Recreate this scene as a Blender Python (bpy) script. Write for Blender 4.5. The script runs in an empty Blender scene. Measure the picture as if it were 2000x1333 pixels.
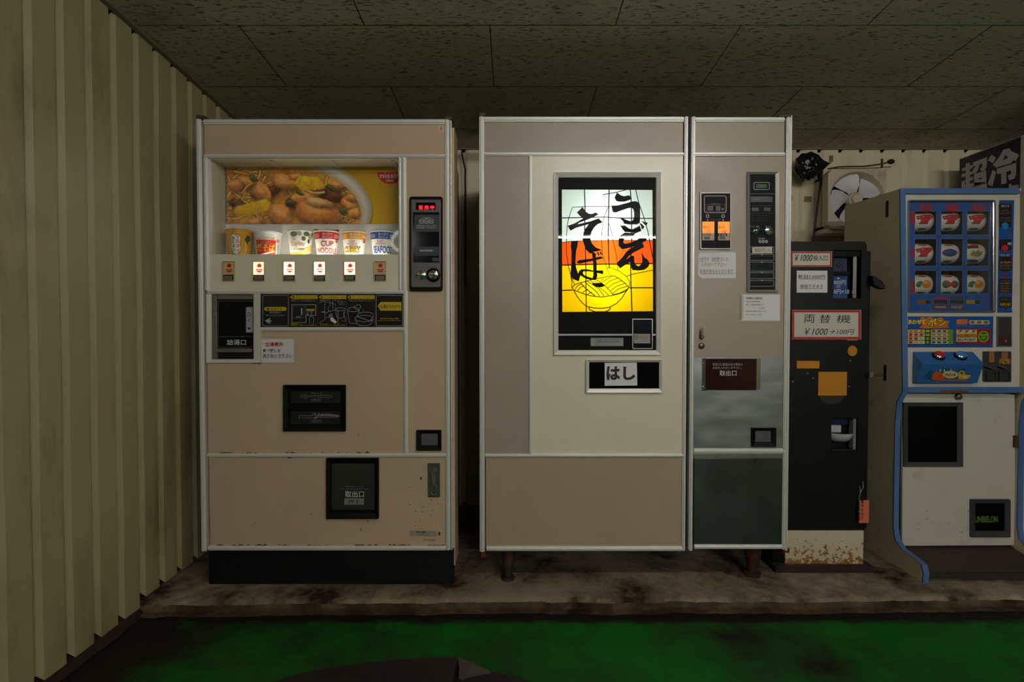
import bpy, bmesh, math, random
import numpy as np
from mathutils import Vector, noise as mnoise

SC = bpy.context.scene
COL = SC.collection

# ------------------------------------------------------------------ camera
CAM_H = 1.06
FPX = 1125.0
PITCH = math.atan(26.5 / FPX)
cam_d = bpy.data.cameras.new('camera')
cam_d.sensor_width = 36.0
cam_d.lens = FPX / 2000.0 * 36.0
cam_d.clip_start = 0.05
cam = bpy.data.objects.new('camera', cam_d)
cam.location = (0, 0, CAM_H)
cam.rotation_euler = (math.pi / 2 - PITCH, 0, 0)
COL.objects.link(cam)
SC.camera = cam

# ------------------------------------------------------------------ world, exposure
world = bpy.data.worlds.new('dim_ambient')
SC.world = world
world.use_nodes = True
world.node_tree.nodes['Background'].inputs[0].default_value = (0.80, 0.84, 0.72, 1)
world.node_tree.nodes['Background'].inputs[1].default_value = 0.003
SC.view_settings.view_transform = 'Standard'
SC.view_settings.look = 'None'
SC.view_settings.exposure = 0.0
SC.view_settings.gamma = 1.0
SC.view_settings.use_curve_mapping = False

LAMP_NEAR = 72.0     # emission of the fluorescent tube on the ceiling just above the viewpoint
LAMP_MID = 48.0      # the row behind it
LAMP_FAR = 250.0     # the lamp at the far end of the shop
LAMP_COL = (1.0, 0.955, 0.90)

# ------------------------------------------------------------------ helpers
CP, SP = math.cos(PITCH), math.sin(PITCH)

def at(px, py, Y):
    """where the photograph's pixel meets the upright plane at distance Y"""
    u = (px - 1000.0) / FPX
    v = (666.5 - py) / FPX
    dy = CP + v * SP
    dz = -SP + v * CP
    t = Y / dy
    return (u * t, Y, CAM_H + dz * t)

def fm(Y):
    return lambda x, y: at(x, y, Y)

def lin(c):
    out = []
    for a in c:
        a = a / 255.0
        out.append(a / 12.92 if a <= 0.04045 else ((a + 0.055) / 1.055) ** 2.4)
    return tuple(out) + (1.0,)

MATS = {}

def mat(key, col=(128, 128, 128), rough=0.5, metal=0.0, var=0.0, vscale=6.0, bump=0.0, bscale=60.0,
        emit=0.0, spec=0.5, dirt=None, dscale=5.0, damt=0.5, stretch=None, coat=0.0, rvar=0.0, dsharp=0.12):
    """procedural material: base colour, optional tonal variation, stains and fine relief"""
    if key in MATS:
        return MATS[key]
    m = bpy.data.materials.new(key)
    m.use_nodes = True
    nt = m.node_tree
    N, L = nt.nodes, nt.links
    b = N['Principled BSDF']
    b.inputs['Base Color'].default_value = lin(col)
    b.inputs['Roughness'].default_value = rough
    b.inputs['Metallic'].default_value = metal
    b.inputs['Specular IOR Level'].default_value = spec
    b.inputs['Coat Weight'].default_value = coat
    if emit:
        b.inputs['Emission Color'].default_value = lin(col)
        b.inputs['Emission Strength'].default_value = emit
    tc = None
    def coord():
        nonlocal tc
        if tc is None:
            t = N.new('ShaderNodeTexCoord')
            mp = N.new('ShaderNodeMapping')
            if stretch:
                mp.inputs['Scale'].default_value = stretch
            L.new(t.outputs['Object'], mp.inputs['Vector'])
            tc = mp
        return tc.outputs['Vector']
    src = None
    if var:
        n = N.new('ShaderNodeTexNoise')
        n.inputs['Scale'].default_value = vscale
        n.inputs['Detail'].default_value = 5
        n.inputs['Roughness'].default_value = 0.62
        L.new(coord(), n.inputs['Vector'])
        r = N.new('ShaderNodeValToRGB')
        r.color_ramp.elements[0].position = 0.25
        r.color_ramp.elements[1].position = 0.75
        c = lin(col)
        r.color_ramp.elements[0].color = tuple(x * (1 - var) for x in c[:3]) + (1,)
        r.color_ramp.elements[1].color = tuple(min(1, x * (1 + var)) for x in c[:3]) + (1,)
        L.new(n.outputs['Fac'], r.inputs['Fac'])
        src = r.outputs['Color']
    if dirt:
        n = N.new('ShaderNodeTexNoise')
        n.inputs['Scale'].default_value = dscale
        n.inputs['Detail'].default_value = 8
        n.inputs['Roughness'].default_value = 0.65
        L.new(coord(), n.inputs['Vector'])
        r = N.new('ShaderNodeValToRGB')
        th = 1.0 - damt
        r.color_ramp.elements[0].position = max(0, th - dsharp)
        r.color_ramp.elements[1].position = min(1, th + dsharp)
        r.color_ramp.elements[0].color = (0, 0, 0, 1)
        r.color_ramp.elements[1].color = (1, 1, 1, 1)
        L.new(n.outputs['Fac'], r.inputs['Fac'])
        mx = N.new('ShaderNodeMix')
        mx.data_type = 'RGBA'
        L.new(r.outputs['Color'], mx.inputs['Factor'])
        if src:
            L.new(src, mx.inputs['A'])
        else:
            mx.inputs['A'].default_value = lin(col)
        mx.inputs['B'].default_value = lin(dirt)
        src = mx.outputs['Result']
    if src:
        L.new(src, b.inputs['Base Color'])
    if rvar:
        n = N.new('ShaderNodeTexNoise')
        n.inputs['Scale'].default_value = 9
        n.inputs['Detail'].default_value = 6
        L.new(coord(), n.inputs['Vector'])
        mr = N.new('ShaderNodeMapRange')
        mr.inputs['From Min'].default_value = 0.3
        mr.inputs['From Max'].default_value = 0.7
        mr.inputs['To Min'].default_value = max(0.02, rough - rvar)
        mr.inputs['To Max'].default_value = rough + rvar
        L.new(n.outputs['Fac'], mr.inputs['Value'])
        L.new(mr.outputs['Result'], b.inputs['Roughness'])
    if bump:
        n = N.new('ShaderNodeTexNoise')
        n.inputs['Scale'].default_value = bscale
        n.inputs['Detail'].default_value = 4
        L.new(coord(), n.inputs['Vector'])
        bp = N.new('ShaderNodeBump')
        bp.inputs['Strength'].default_value = bump
        bp.inputs['Distance'].default_value = 0.004
        L.new(n.outputs['Fac'], bp.inputs['Height'])
        L.new(bp.outputs['Normal'], b.inputs['Normal'])
    MATS[key] = m
    return m

def glass_mat(key='clear_pane', tint=(255, 255, 255), rough=0.0, ior=1.5):
    if key in MATS:
        return MATS[key]
    m = bpy.data.materials.new(key)
    m.use_nodes = True
    nt = m.node_tree
    for n in list(nt.nodes):
        nt.nodes.remove(n)
    o = nt.nodes.new('ShaderNodeOutputMaterial')
    mx = nt.nodes.new('ShaderNodeMixShader')
    tr = nt.nodes.new('ShaderNodeBsdfTransparent')
    tr.inputs[0].default_value = lin(tint)
    gl = nt.nodes.new('ShaderNodeBsdfGlossy')
    gl.inputs['Roughness'].default_value = rough
    fr = nt.nodes.new('ShaderNodeFresnel')
    fr.inputs['IOR'].default_value = ior
    nt.links.new(fr.outputs[0], mx.inputs[0])
    nt.links.new(tr.outputs[0], mx.inputs[1])
    nt.links.new(gl.outputs[0], mx.inputs[2])
    nt.links.new(mx.outputs[0], o.inputs[0])
    MATS[key] = m
    return m

def translucent_mat(key, col, dif=0.25):
    if key in MATS:
        return MATS[key]
    m = bpy.data.materials.new(key)
    m.use_nodes = True
    nt = m.node_tree
    for n in list(nt.nodes):
        nt.nodes.remove(n)
    o = nt.nodes.new('ShaderNodeOutputMaterial')
    mx = nt.nodes.new('ShaderNodeMixShader')
    mx.inputs[0].default_value = dif
    tr = nt.nodes.new('ShaderNodeBsdfTranslucent')
    tr.inputs[0].default_value = lin(col)
    df = nt.nodes.new('ShaderNodeBsdfDiffuse')
    df.inputs[0].default_value = lin(col)
    nt.links.new(tr.outputs[0], mx.inputs[1])
    nt.links.new(df.outputs[0], mx.inputs[2])
    nt.links.new(mx.outputs[0], o.inputs[0])
    MATS[key] = m
    return m

_tx = {}

def glyphs(body, bold=0.0, shear=0.0):
    """flat outline of a string in the built-in typeface, fitted to the unit square"""
    k = (body, bold, shear)
    if k in _tx:
        return _tx[k]
    c = bpy.data.curves.new('t', 'FONT')
    c.body = body
    c.offset = bold
    c.shear = shear
    c.resolution_u = 3
    c.fill_mode = 'FRONT'
    o = bpy.data.objects.new('t', c)
    COL.objects.link(o)
    dg = bpy.context.evaluated_depsgraph_get()
    me = bpy.data.meshes.new_from_object(o.evaluated_get(dg))
    vs = [(v.co.x, v.co.y) for v in me.vertices]
    fs = [tuple(p.vertices) for p in me.polygons]
    bpy.data.objects.remove(o)
    bpy.data.curves.remove(c)
    bpy.data.meshes.remove(me)
    if vs:
        x0 = min(v[0] for v in vs); x1 = max(v[0] for v in vs)
        y0 = min(v[1] for v in vs); y1 = max(v[1] for v in vs)
        w = max(1e-6, x1 - x0); h = max(1e-6, y1 - y0)
        vs = [((v[0] - x0) / w, (v[1] - y0) / h) for v in vs]
    _tx[k] = (vs, fs)
    return _tx[k]

def rrect(x0, y0, x1, y1, r, n=4):
    pts = []
    for cx, cy, a0 in ((x1 - r, y0 + r, -90), (x1 - r, y1 - r, 0), (x0 + r, y1 - r, 90), (x0 + r, y0 + r, 180)):
        for i in range(n + 1):
            a = math.radians(a0 + 90 * i / n)
            pts.append((cx + r * math.cos(a), cy + r * math.sin(a)))
    return pts

def ell(cx, cy, rx, ry=None, n=24, a0=0, a1=360):
    ry = rx if ry is None else ry
    full = abs(a1 - a0) >= 360
    k = n if full else n + 1
    return [(cx + rx * math.cos(math.radians(a0 + (a1 - a0) * i / n)), cy + ry * math.sin(math.radians(a0 + (a1 - a0) * i / n))) for i in range(k)]

class MB:
    def __init__(self):
        self.v, self.f, self.m, self.mats = [], [], [], []
    def mi(self, m):
        if m is None:
            return 0
        if m not in self.mats:
            self.mats.append(m)
        return self.mats.index(m)
    def add(self, vs, fs, m=None):
        b = len(self.v)
        self.v += [tuple(p) for p in vs]
        k = self.mi(m)
        for f in fs:
            self.f.append(tuple(b + i for i in f)); self.m.append(k)
        return self
    def box(self, x0, x1, y0, y1, z0, z1, m=None):
        vs = [(x, y, z) for x in (x0, x1) for y in (y0, y1) for z in (z0, z1)]
        return self.add(vs, [(0, 1, 3, 2), (4, 6, 7, 5), (0, 4, 5, 1), (2, 3, 7, 6), (0, 2, 6, 4), (1, 5, 7, 3)], m)
    def pbox(self, a, b, c, d, Y, ya, yb, m=None):
        """box whose front covers pixels a,b..c,d on plane Y, from Y+ya back to Y+yb"""
        x0 = at(a, (b + d) / 2, Y)[0]; x1 = at(c, (b + d) / 2, Y)[0]
        z1 = at((a + c) / 2, b, Y)[2]; z0 = at((a + c) / 2, d, Y)[2]
        return self.box(x0, x1, Y + ya, Y + yb, z0, z1, m)
    def prism(self, pts, Y, ya, yb, m=None):
        w = [at(x, y, Y) for x, y in pts]
        n = len(w)
        vs = [(p[0], Y + ya, p[2]) for p in w] + [(p[0], Y + yb, p[2]) for p in w]
        fs = [tuple(range(n)), tuple(range(2 * n - 1, n - 1, -1))]
        fs += [(i, i + n, (i + 1) % n + n, (i + 1) % n) for i in range(n)]
        return self.add(vs, fs, m)
    def ring(self, outer, inner, Y, ya, yb, m=None, yin=None):
        """frame between two pixel outlines with the same number of points; yin lets the inner lip sit back"""
        n = len(outer)
        yin = ya if yin is None else yin
        o = [at(x, y, Y) for x, y in outer]; i_ = [at(x, y, Y) for x, y in inner]
        vs = [(p[0], Y + ya, p[2]) for p in o] + [(p[0], Y + yin, p[2]) for p in i_]
        vs += [(p[0], Y + yb, p[2]) for p in o] + [(p[0], Y + yb, p[2]) for p in i_]
        fs = []
        for k in range(n):
            j = (k + 1) % n
            fs += [(k, j, n + j, n + k), (2 * n + k, 3 * n + k, 3 * n + j, 2 * n + j), (k, 2 * n + k, 2 * n + j, j), (n + k, n + j, 3 * n + j, 3 * n + k)]
        return self.add(vs, fs, m)
    def frame(self, a, b, c, d, t, Y, ya, yb, m=None, yin=None):
        t = (t, t, t, t) if not isinstance(t, tuple) else t
        return self.ring([(a, b), (c, b), (c, d), (a, d)], [(a + t[0], b + t[1]), (c - t[2], b + t[1]), (c - t[2], d - t[3]), (a + t[0], d - t[3])], Y, ya, yb, m, yin)
    def poly(self, pts, f, m=None):
        w = [f(x, y) for x, y in pts]
        return self.add(w, [tuple(range(len(w)))], m)
    def rect(self, a, b, c, d, f, m=None, nx=1, ny=1):
        vs, fs = [], []
        for j in range(ny + 1):
            for i in range(nx + 1):
                vs.append(f(a + (c - a) * i / nx, b + (d - b) * j / ny))
        for j in range(ny):
            for i in range(nx):
                k = j * (nx + 1) + i
                fs.append((k, k + 1, k + nx + 2, k + nx + 1))
        return self.add(vs, fs, m)
    def poly2(self, pts, f, m=None, cell=2.5):
        """filled outline cut fine enough to follow a curved surface"""
        bm = bmesh.new()
        vs = [bm.verts.new((x, y, 0)) for x, y in pts]
        bm.faces.new(vs)
        bmesh.ops.triangulate(bm, faces=bm.faces[:])
        for _ in range(4):
            es = [e for e in bm.edges if e.calc_length() > cell]
            if not es:
                break
            bmesh.ops.subdivide_edges(bm, edges=es, cuts=1)
            bmesh.ops.triangulate(bm, faces=[q for q in bm.faces if len(q.verts) > 3])
        bm.verts.index_update()
        r = self.add([f(v.co.x, v.co.y) for v in bm.verts], [tuple(v.index for v in q.verts) for q in bm.faces], m)
        bm.free()
        return r
    def rim(self, a, b, c, d, t, f, m=None, r=0):
        if r:
            o, i_ = rrect(a, b, c, d, r), rrect(a + t, b + t, c - t, d - t, max(.1, r - t))
        else:
            o, i_ = [(a, b), (c, b), (c, d), (a, d)], [(a + t, b + t), (c - t, b + t), (c - t, d - t), (a + t, d - t)]
        n = len(o)
        return self.add([f(*p) for p in o] + [f(*p) for p in i_], [(k, (k + 1) % n, n + (k + 1) % n, n + k) for k in range(n)], m)
    def line(self, pts, w, f, m=None, closed=False, w1=None):
        n = len(pts)
        L_, R_ = [], []
        for i in range(n):
            p = pts[i]
            if closed:
                a, b = pts[i - 1], pts[(i + 1) % n]
            else:
                a, b = pts[max(0, i - 1)], pts[min(n - 1, i + 1)]
            dx, dy = b[0] - a[0], b[1] - a[1]
            l = math.hypot(dx, dy) or 1
            ww = w if w1 is None else w + (w1 - w) * i / max(1, n - 1)
            nx, ny = -dy / l * ww / 2, dx / l * ww / 2
            L_.append(f(p[0] + nx, p[1] + ny)); R_.append(f(p[0] - nx, p[1] - ny))
        rng = range(n if closed else n - 1)
        return self.add(L_ + R_, [(i, (i + 1) % n, n + (i + 1) % n, n + i) for i in rng], m)
    def text(self, body, a, b, c, d, f, m=None, bold=0.0, shear=0.0, vert=False):
        if vert:
            n = len(body)
            for i, ch in enumerate(body):
                y0 = b + (d - b) * i / n
                y1 = b + (d - b) * (i + .9) / n
                if ch == 'ー':
                    self.rect(a + (c - a) * .40, y0, a + (c - a) * .62, y1, f, m)
                else:
                    self.text(ch, a, y0, c, y1, f, m, bold, shear)
            return self
        vs, fs = glyphs(body, bold, shear)
        return self.add([f(a + u * (c - a), d - v * (d - b)) for u, v in vs], fs, m)
    def tube(self, pts, r, m=None, n=8, cap=True, r1=None):
        P = [Vector(p) for p in pts]
        rings = []
        prev = None
        for i, p in enumerate(P):
            t = (P[min(i + 1, len(P) - 1)] - P[max(0, i - 1)]).normalized()
            a = prev if prev is not None else (Vector((0, 0, 1)) if abs(t.z) < 0.9 else Vector((1, 0, 0)))
            x = (a - t * a.dot(t))
            if x.length < 1e-6:
                x = t.orthogonal()
            x.normalize()
            y = t.cross(x)
            prev = x
            rr = r if r1 is None else r + (r1 - r) * i / (len(P) - 1)
            rings.append([p + x * rr * math.cos(2 * math.pi * k / n) + y * rr * math.sin(2 * math.pi * k / n) for k in range(n)])
        vs = [q for rg in rings for q in rg]
        fs = []
        for i in range(len(P) - 1):
            for k in range(n):
                fs.append((i * n + k, i * n + (k + 1) % n, (i + 1) * n + (k + 1) % n, (i + 1) * n + k))
        if cap:
            fs.append(tuple(range(n - 1, -1, -1))); fs.append(tuple((len(P) - 1) * n + k for k in range(n)))
        return self.add(vs, fs, m)
    def lathe(self, prof, c, axis='z', n=24, m=None):
        """prof: (radius, offset along axis)"""
        vs, fs = [], []
        for r, h in prof:
            for k in range(n):
                a = 2 * math.pi * k / n
                p, q = r * math.cos(a), r * math.sin(a)
                vs.append({'z': (c[0] + p, c[1] + q, c[2] + h), 'y': (c[0] + p, c[1] + h, c[2] + q), 'x': (c[0] + h, c[1] + p, c[2] + q)}[axis])
        for i in range(len(prof) - 1):
            for k in range(n):
                fs.append((i * n + k, i * n + (k + 1) % n, (i + 1) * n + (k + 1) % n, (i + 1) * n + k))
        fs.append(tuple(range(n))); fs.append(tuple((len(prof) - 1) * n + k for k in range(n)))
        return self.add(vs, fs, m)

ORG = {}

def place(name, mb, m, parent=None, bevel=0.0, smooth=False, origin=None, kind=None, label=None):
    """link the collected shapes as one mesh object, a part of parent or a thing of its own"""
    if parent is not None:
        o0 = ORG[parent.name]
    elif origin is not None:
        o0 = Vector(origin)
    else:
        xs = [p[0] for p in mb.v]; ys = [p[1] for p in mb.v]; zs = [p[2] for p in mb.v]
        o0 = Vector(((min(xs) + max(xs)) / 2, (min(ys) + max(ys)) / 2, min(zs)))
    me = bpy.data.meshes.new(name)
    me.from_pydata([(p[0] - o0.x, p[1] - o0.y, p[2] - o0.z) for p in mb.v], [], mb.f)
    mats = mb.mats if mb.mats else [m]
    for k in mats:
        me.materials.append(k)
    if len(mats) > 1:
        me.polygons.foreach_set('material_index', mb.m)
    if smooth:
        me.polygons.foreach_set('use_smooth', [True] * len(me.polygons))
        try:
            me.set_sharp_from_angle(angle=math.radians(38))
        except Exception:
            pass
    me.update()
    o = bpy.data.objects.new(name, me)
    COL.objects.link(o)
    if parent is not None:
        o.parent = parent
        ORG[o.name] = o0
    else:
        o.location = o0
        ORG[o.name] = o0
    if bevel:
        md = o.modifiers.new('bevel', 'BEVEL')
        md.width = bevel
        md.segments = 2
        md.limit_method = 'ANGLE'
        md.angle_limit = math.radians(50)
    if kind:
        o['kind'] = kind
    if label:
        o['label'] = label
    return o

def split(mb):
    """the connected pieces of a collection, each as a collection of its own"""
    par = list(range(len(mb.v)))
    def find(i):
        while par[i] != i:
            par[i] = par[par[i]]; i = par[i]
        return i
    for f in mb.f:
        for k in f[1:]:
            par[find(k)] = find(f[0])
    groups = {}
    for f, k in zip(mb.f, mb.m):
        groups.setdefault(find(f[0]), []).append((f, k))
    out = []
    for g in groups.values():
        n = MB(); n.mats = list(mb.mats); idx = {}
        for f, k in g:
            for q in f:
                if q not in idx:
                    idx[q] = len(n.v); n.v.append(mb.v[q])
            n.f.append(tuple(idx[q] for q in f)); n.m.append(k)
        out.append(n)
    return out

def place_each(name, mb, m, parent, **k):
    return [place(name, q, m, parent, **k) for q in split(mb)]

def tag(o, label, cat, group=None):
    o['label'] = label
    o['category'] = cat
    if group:
        o['group'] = group
    return o

def thing(name, loc, label, cat, group=None):
    o = bpy.data.objects.new(name, None)
    o.location = loc
    o.empty_display_size = 0.05
    COL.objects.link(o)
    ORG[o.name] = Vector(loc)
    return tag(o, label, cat, group)

# ------------------------------------------------------------------ shared materials
BEIGE = mat('beige_laminate', (200, 176, 147), 0.42, var=0.05, vscale=3, rvar=0.08)
CREAM = mat('cream_enamel', (230, 224, 202), 0.27, var=0.03, vscale=3)
ALU = mat('brushed_aluminium', (232, 232, 226), 0.34, metal=0.25, var=0.02, vscale=3)
ALUD = mat('dark_aluminium', (46, 46, 44), 0.6, metal=0.3)  # dark metal of the grille bars and slot fittings
STEEL = mat('polished_steel', (176, 180, 182), 0.34, metal=1.0, rvar=0.05, var=0.10, vscale=9, stretch=(1, 1, 3))
STEELD = mat('dull_steel', (140, 138, 128), 0.4, metal=0.8, var=0.12, vscale=14)
CHROME = mat('chrome', (225, 225, 225), 0.12, metal=1.0)
BLACK = mat('black_plastic', (10, 10, 11), 0.5, spec=.15, var=0.15, vscale=12)
BLACKG = mat('black_gloss', (8, 8, 9), 0.14, spec=.2)
PLINTH = mat('black_kick_plate', (12, 13, 15), 0.6, spec=.25, var=0.2, vscale=8, dirt=(40, 34, 28), dscale=7, damt=0.3)
WHITEP = mat('white_paper', (226, 226, 226), 0.6)
WPRINT = mat('white_print', (205, 205, 205), 0.6)
GPRINT = mat('grey_print', (120, 120, 120), 0.6)
KPRINT = mat('black_print', (14, 13, 14), 0.6)
YPRINT = mat('yellow_print', (206, 176, 20), 0.55)
RPRINT = mat('red_print', (196, 22, 24), 0.55)
GOLD = mat('gold_trim', (196, 168, 92), 0.3, metal=0.7)
RUST = mat('rust', (92, 44, 16), 0.9, var=0.35, vscale=40)
DARKIN = mat('dark_interior', (18, 17, 15), 0.8)
PANE = glass_mat()
# ------------------------------------------------------------------ the room
WX = -1.378          # left wall
WR = 3.30            # right wall, out of frame
WB = 3.28            # back wall
WN = -4.6            # far end of the shop behind the camera
Z_BACK = CAM_H + 1.0117
SLOPE = 0.0700
def ceil_z(y):
    return Z_BACK + SLOPE * (WB - y)

def struct(name, mb, m, parent=None, **k):
    return place(name, mb, m, parent, kind='structure', **k)

# green painted floor
def floor_mat():
    m = mat('green_floor_paint', (14, 70, 28), 0.5, spec=.2, bump=0.25, bscale=35)
    nt = m.node_tree; N, L = nt.nodes, nt.links
    b = N['Principled BSDF']
    tc = N.new('ShaderNodeTexCoord')
    def nz(scale, det, rough, dist=0.0, st=(1, 1, 1)):
        mp = N.new('ShaderNodeMapping'); mp.inputs['Scale'].default_value = st
        L.new(tc.outputs['Object'], mp.inputs['Vector'])
        n = N.new('ShaderNodeTexNoise')
        n.inputs['Scale'].default_value = scale; n.inputs['Detail'].default_value = det
        n.inputs['Roughness'].default_value = rough; n.inputs['Distortion'].default_value = dist
        L.new(mp.outputs['Vector'], n.inputs['Vector'])
        return n.outputs['Fac']
    def ramp(f, a, b_):
        r = N.new('ShaderNodeValToRGB')
        r.color_ramp.elements[0].position = a; r.color_ramp.elements[1].position = b_
        L.new(f, r.inputs['Fac']); return r.outputs['Color']
    def mix(f, A, B):
        x = N.new('ShaderNodeMix'); x.data_type = 'RGBA'
        L.new(f, x.inputs['Factor'])
        for s, v in (('A', A), ('B', B)):
            if isinstance(v, tuple): x.inputs[s].default_value = v
            else: L.new(v, x.inputs[s])
        return x.outputs['Result']
    c = mix(ramp(nz(1.7, 6, 0.6), 0.35, 0.65), lin((0, 92, 12)), lin((6, 108, 26)))
    c = mix(ramp(nz(1.7, 9, 0.66, 0.3), 0.44, 0.66), c, lin((28, 27, 20)))
    c = mix(ramp(nz(4.2, 10, 0.75, 0.3, (1, 1.8, 1)), 0.56, 0.80), c, lin((52, 84, 40)))
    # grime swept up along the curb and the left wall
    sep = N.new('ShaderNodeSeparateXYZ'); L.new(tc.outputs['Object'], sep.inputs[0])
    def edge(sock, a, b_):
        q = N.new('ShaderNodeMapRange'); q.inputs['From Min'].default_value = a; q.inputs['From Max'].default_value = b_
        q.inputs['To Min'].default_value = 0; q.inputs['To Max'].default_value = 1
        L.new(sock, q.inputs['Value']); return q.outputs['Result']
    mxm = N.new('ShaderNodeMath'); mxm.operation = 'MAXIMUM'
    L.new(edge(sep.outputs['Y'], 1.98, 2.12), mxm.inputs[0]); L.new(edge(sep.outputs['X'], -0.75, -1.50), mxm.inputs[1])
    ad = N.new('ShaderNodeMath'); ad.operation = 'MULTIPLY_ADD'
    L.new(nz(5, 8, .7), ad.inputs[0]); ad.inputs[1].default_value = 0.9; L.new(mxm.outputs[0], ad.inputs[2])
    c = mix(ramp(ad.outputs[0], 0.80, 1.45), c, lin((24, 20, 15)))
    L.new(c, b.inputs['Base Color'])
    mr = N.new('ShaderNodeMapRange')
    mr.inputs['To Min'].default_value = 0.45; mr.inputs['To Max'].default_value = 0.7
    L.new(nz(4, 6, 0.6), mr.inputs['Value']); L.new(mr.outputs['Result'], b.inputs['Roughness'])
    return m
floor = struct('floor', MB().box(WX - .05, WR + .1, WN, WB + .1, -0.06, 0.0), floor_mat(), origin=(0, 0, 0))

# raised concrete strip that carries the machines
def conc_mat():
    m = mat('stained_concrete', (164, 150, 128), 0.9, spec=.2, bump=1.0, bscale=38, var=0.45, vscale=7, dirt=(46, 32, 22), dscale=3.4, damt=0.50, dsharp=0.12)
    return m
CONC = conc_mat()
random.seed(4)
mb = MB()
nx = 240
prof_n = 7
x0, x1 = WX - .02, WR
rows = []
for i in range(nx + 1):
    x = x0 + (x1 - x0) * i / nx
    e = 2.115 + 0.055 * (x - x0) / (x1 - x0) + 0.018 * mnoise.noise((x * 2.3, 1.7, 0)) + 0.012 * mnoise.noise((x * 9, 4.2, 0)) + 0.006 * mnoise.noise((x * 31, 0, 3))
    h = 0.04
    j1 = 0.006 * mnoise.noise((x * 14, 7, 0)); j2 = 0.006 * mnoise.noise((x * 22, 9, 2))
    rows.append([(x, e - .030 + j1, -.01), (x, e - .030 + j1, .006 + abs(j2)), (x, e - .006 + j2, .008 + abs(j2)), (x, e + .002 + j1, h - .012), (x, e + .014 + j2, h - .002 + j1 * .4), (x, e + .05, h), (x, WB + .05, h)])
vs = [p for r in rows for p in r]
fs = []
for i in range(nx):
    for k in range(prof_n - 1):
        a = i * prof_n + k
        fs.append((a, a + prof_n, a + prof_n + 1, a + 1))
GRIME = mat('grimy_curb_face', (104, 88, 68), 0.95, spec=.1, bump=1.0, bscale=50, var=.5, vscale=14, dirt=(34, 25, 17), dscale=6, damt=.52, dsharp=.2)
mb.add(vs, [f for i, f in enumerate(fs) if i % (prof_n - 1) >= 3], CONC)
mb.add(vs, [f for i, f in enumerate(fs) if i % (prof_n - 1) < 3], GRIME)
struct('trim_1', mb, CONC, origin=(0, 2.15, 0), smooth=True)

# corrugated sheet walls
WALLM = mat('painted_steel_wall', (176, 170, 126), 0.4, var=0.07, vscale=2.5, dirt=(96, 84, 52), dscale=3.5, damt=0.33, dsharp=0.16, stretch=(1, 1, 0.35))
PIT = 0.1185
def profile(s0, s1, phase):
    """(distance along wall, recess) of the ribbed sheet"""
    out = []
    k = math.floor((s0 - phase) / PIT) - 1
    while phase + k * PIT < s1:
        b = phase + k * PIT
        for ds, r in ((0, 0), (0.004, 0.012), (0.020, 0.012), (0.036, 0.0)):
            if s0 < b + ds < s1:
                out.append((b + ds, r))
        k += 1
    return [(s0, 0.0)] + out + [(s1, 0.0)]
def sheet(pr, f, z0, z1):
    mb = MB()
    nz = 10
    n = len(pr)
    vs = []
    for j in range(nz + 1):
        for s, r in pr:
            zt_, zb_ = z1(s), z0(s)
            if r > .01:
                zt_ -= .030; zb_ += .022
            z = zb_ + (zt_ - zb_) * j / nz
            w = 0.0035 * mnoise.noise((s * 3.1, z * 2.2, 5.0))
            vs.append(f(s, r + w, z))
    fs = []
    for j in range(nz):
        for i in range(n - 1):
            a = j * n + i
            fs.append((a, a + 1, a + n + 1, a + n))
    return mb.add(vs, fs)
gap = 0.018
wl = struct('wall_left', sheet(profile(WN, WB, 1.637), lambda s, r, z: (WX - r, s, z), lambda s: 0.046 if s > 2.12 else 0.02, lambda s: ceil_z(s) + .01), WALLM, origin=(WX, 2, 0))
WALLB = mat('pale_steel_wall', (226, 216, 182), 0.42, var=0.05, vscale=2.5, dirt=(150, 134, 96), dscale=3.5, damt=0.3, dsharp=0.16, stretch=(1, 1, 0.35))
wb = struct('wall_back', sheet(profile(WX, WR, 1.844), lambda s, r, z: (s, WB + r, z), lambda s: 0.04, lambda s: ceil_z(WB) + .01), WALLB, origin=(0.9, WB, 0))
DARKW = mat('shop_wall_paint', (120, 116, 96), 0.6, var=0.08, vscale=2)
struct('wall_right', MB().box(WR, WR + .06, WN, WB + .1, 0, 2.75), DARKW, origin=(WR, 0, 0))
struct('wall_front', MB().box(WX, WR, WN - .06, WN, 0, 2.75), mat('dark_end_wall', (44, 42, 38), .7, var=.1), origin=(0, WN, 0))  # unseen end wall, coloured dark to keep reflections in the panes down
# dirt-filled joint at the foot of the left wall and the metal mouldings under the ceiling
mb = MB()
ys = [WN + i * 0.06 for i in range(int((2.12 - WN) / .06) + 1)]
lft, rgt = [], []
for y in ys:
    w = .028 + .014 * mnoise.noise((y * 6, 0, 1)) + .008 * mnoise.noise((y * 20, 3, 1))
    lft.append((WX - .02, y, .03)); rgt.append((WX + w, y, .002))
mb.add(lft + rgt, [(i, i + 1, len(ys) + i + 1, len(ys) + i) for i in range(len(ys) - 1)])
struct('baseboard_left', mb, mat('rusty_dirt', (46, 30, 18), 0.95, bump=1, bscale=80, var=.4, vscale=20), origin=(WX, 0, 0))
MOLD = mat('aged_moulding', (120, 112, 84), 0.45, var=.1)
mb = MB()
vs = [(WX, WN, ceil_z(WN)), (WX + .022, WN, ceil_z(WN)), (WX + .022, WN, ceil_z(WN) - .012), (WX, WN, ceil_z(WN) - .012)]
vs += [(x, WB, z - ceil_z(WN) + ceil_z(WB)) for x, _, z in vs]
mb.add(vs, [(0, 1, 2, 3), (7, 6, 5, 4), (0, 4, 5, 1), (1, 5, 6, 2), (2, 6, 7, 3), (3, 7, 4, 0)])
struct('trim_2', mb, MOLD, origin=(WX, 0, 2))
struct('trim_3', MB().box(WX, WR, WB - .018, WB, Z_BACK - .008, Z_BACK + .004), MOLD, origin=(0, WB, 2))

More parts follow.
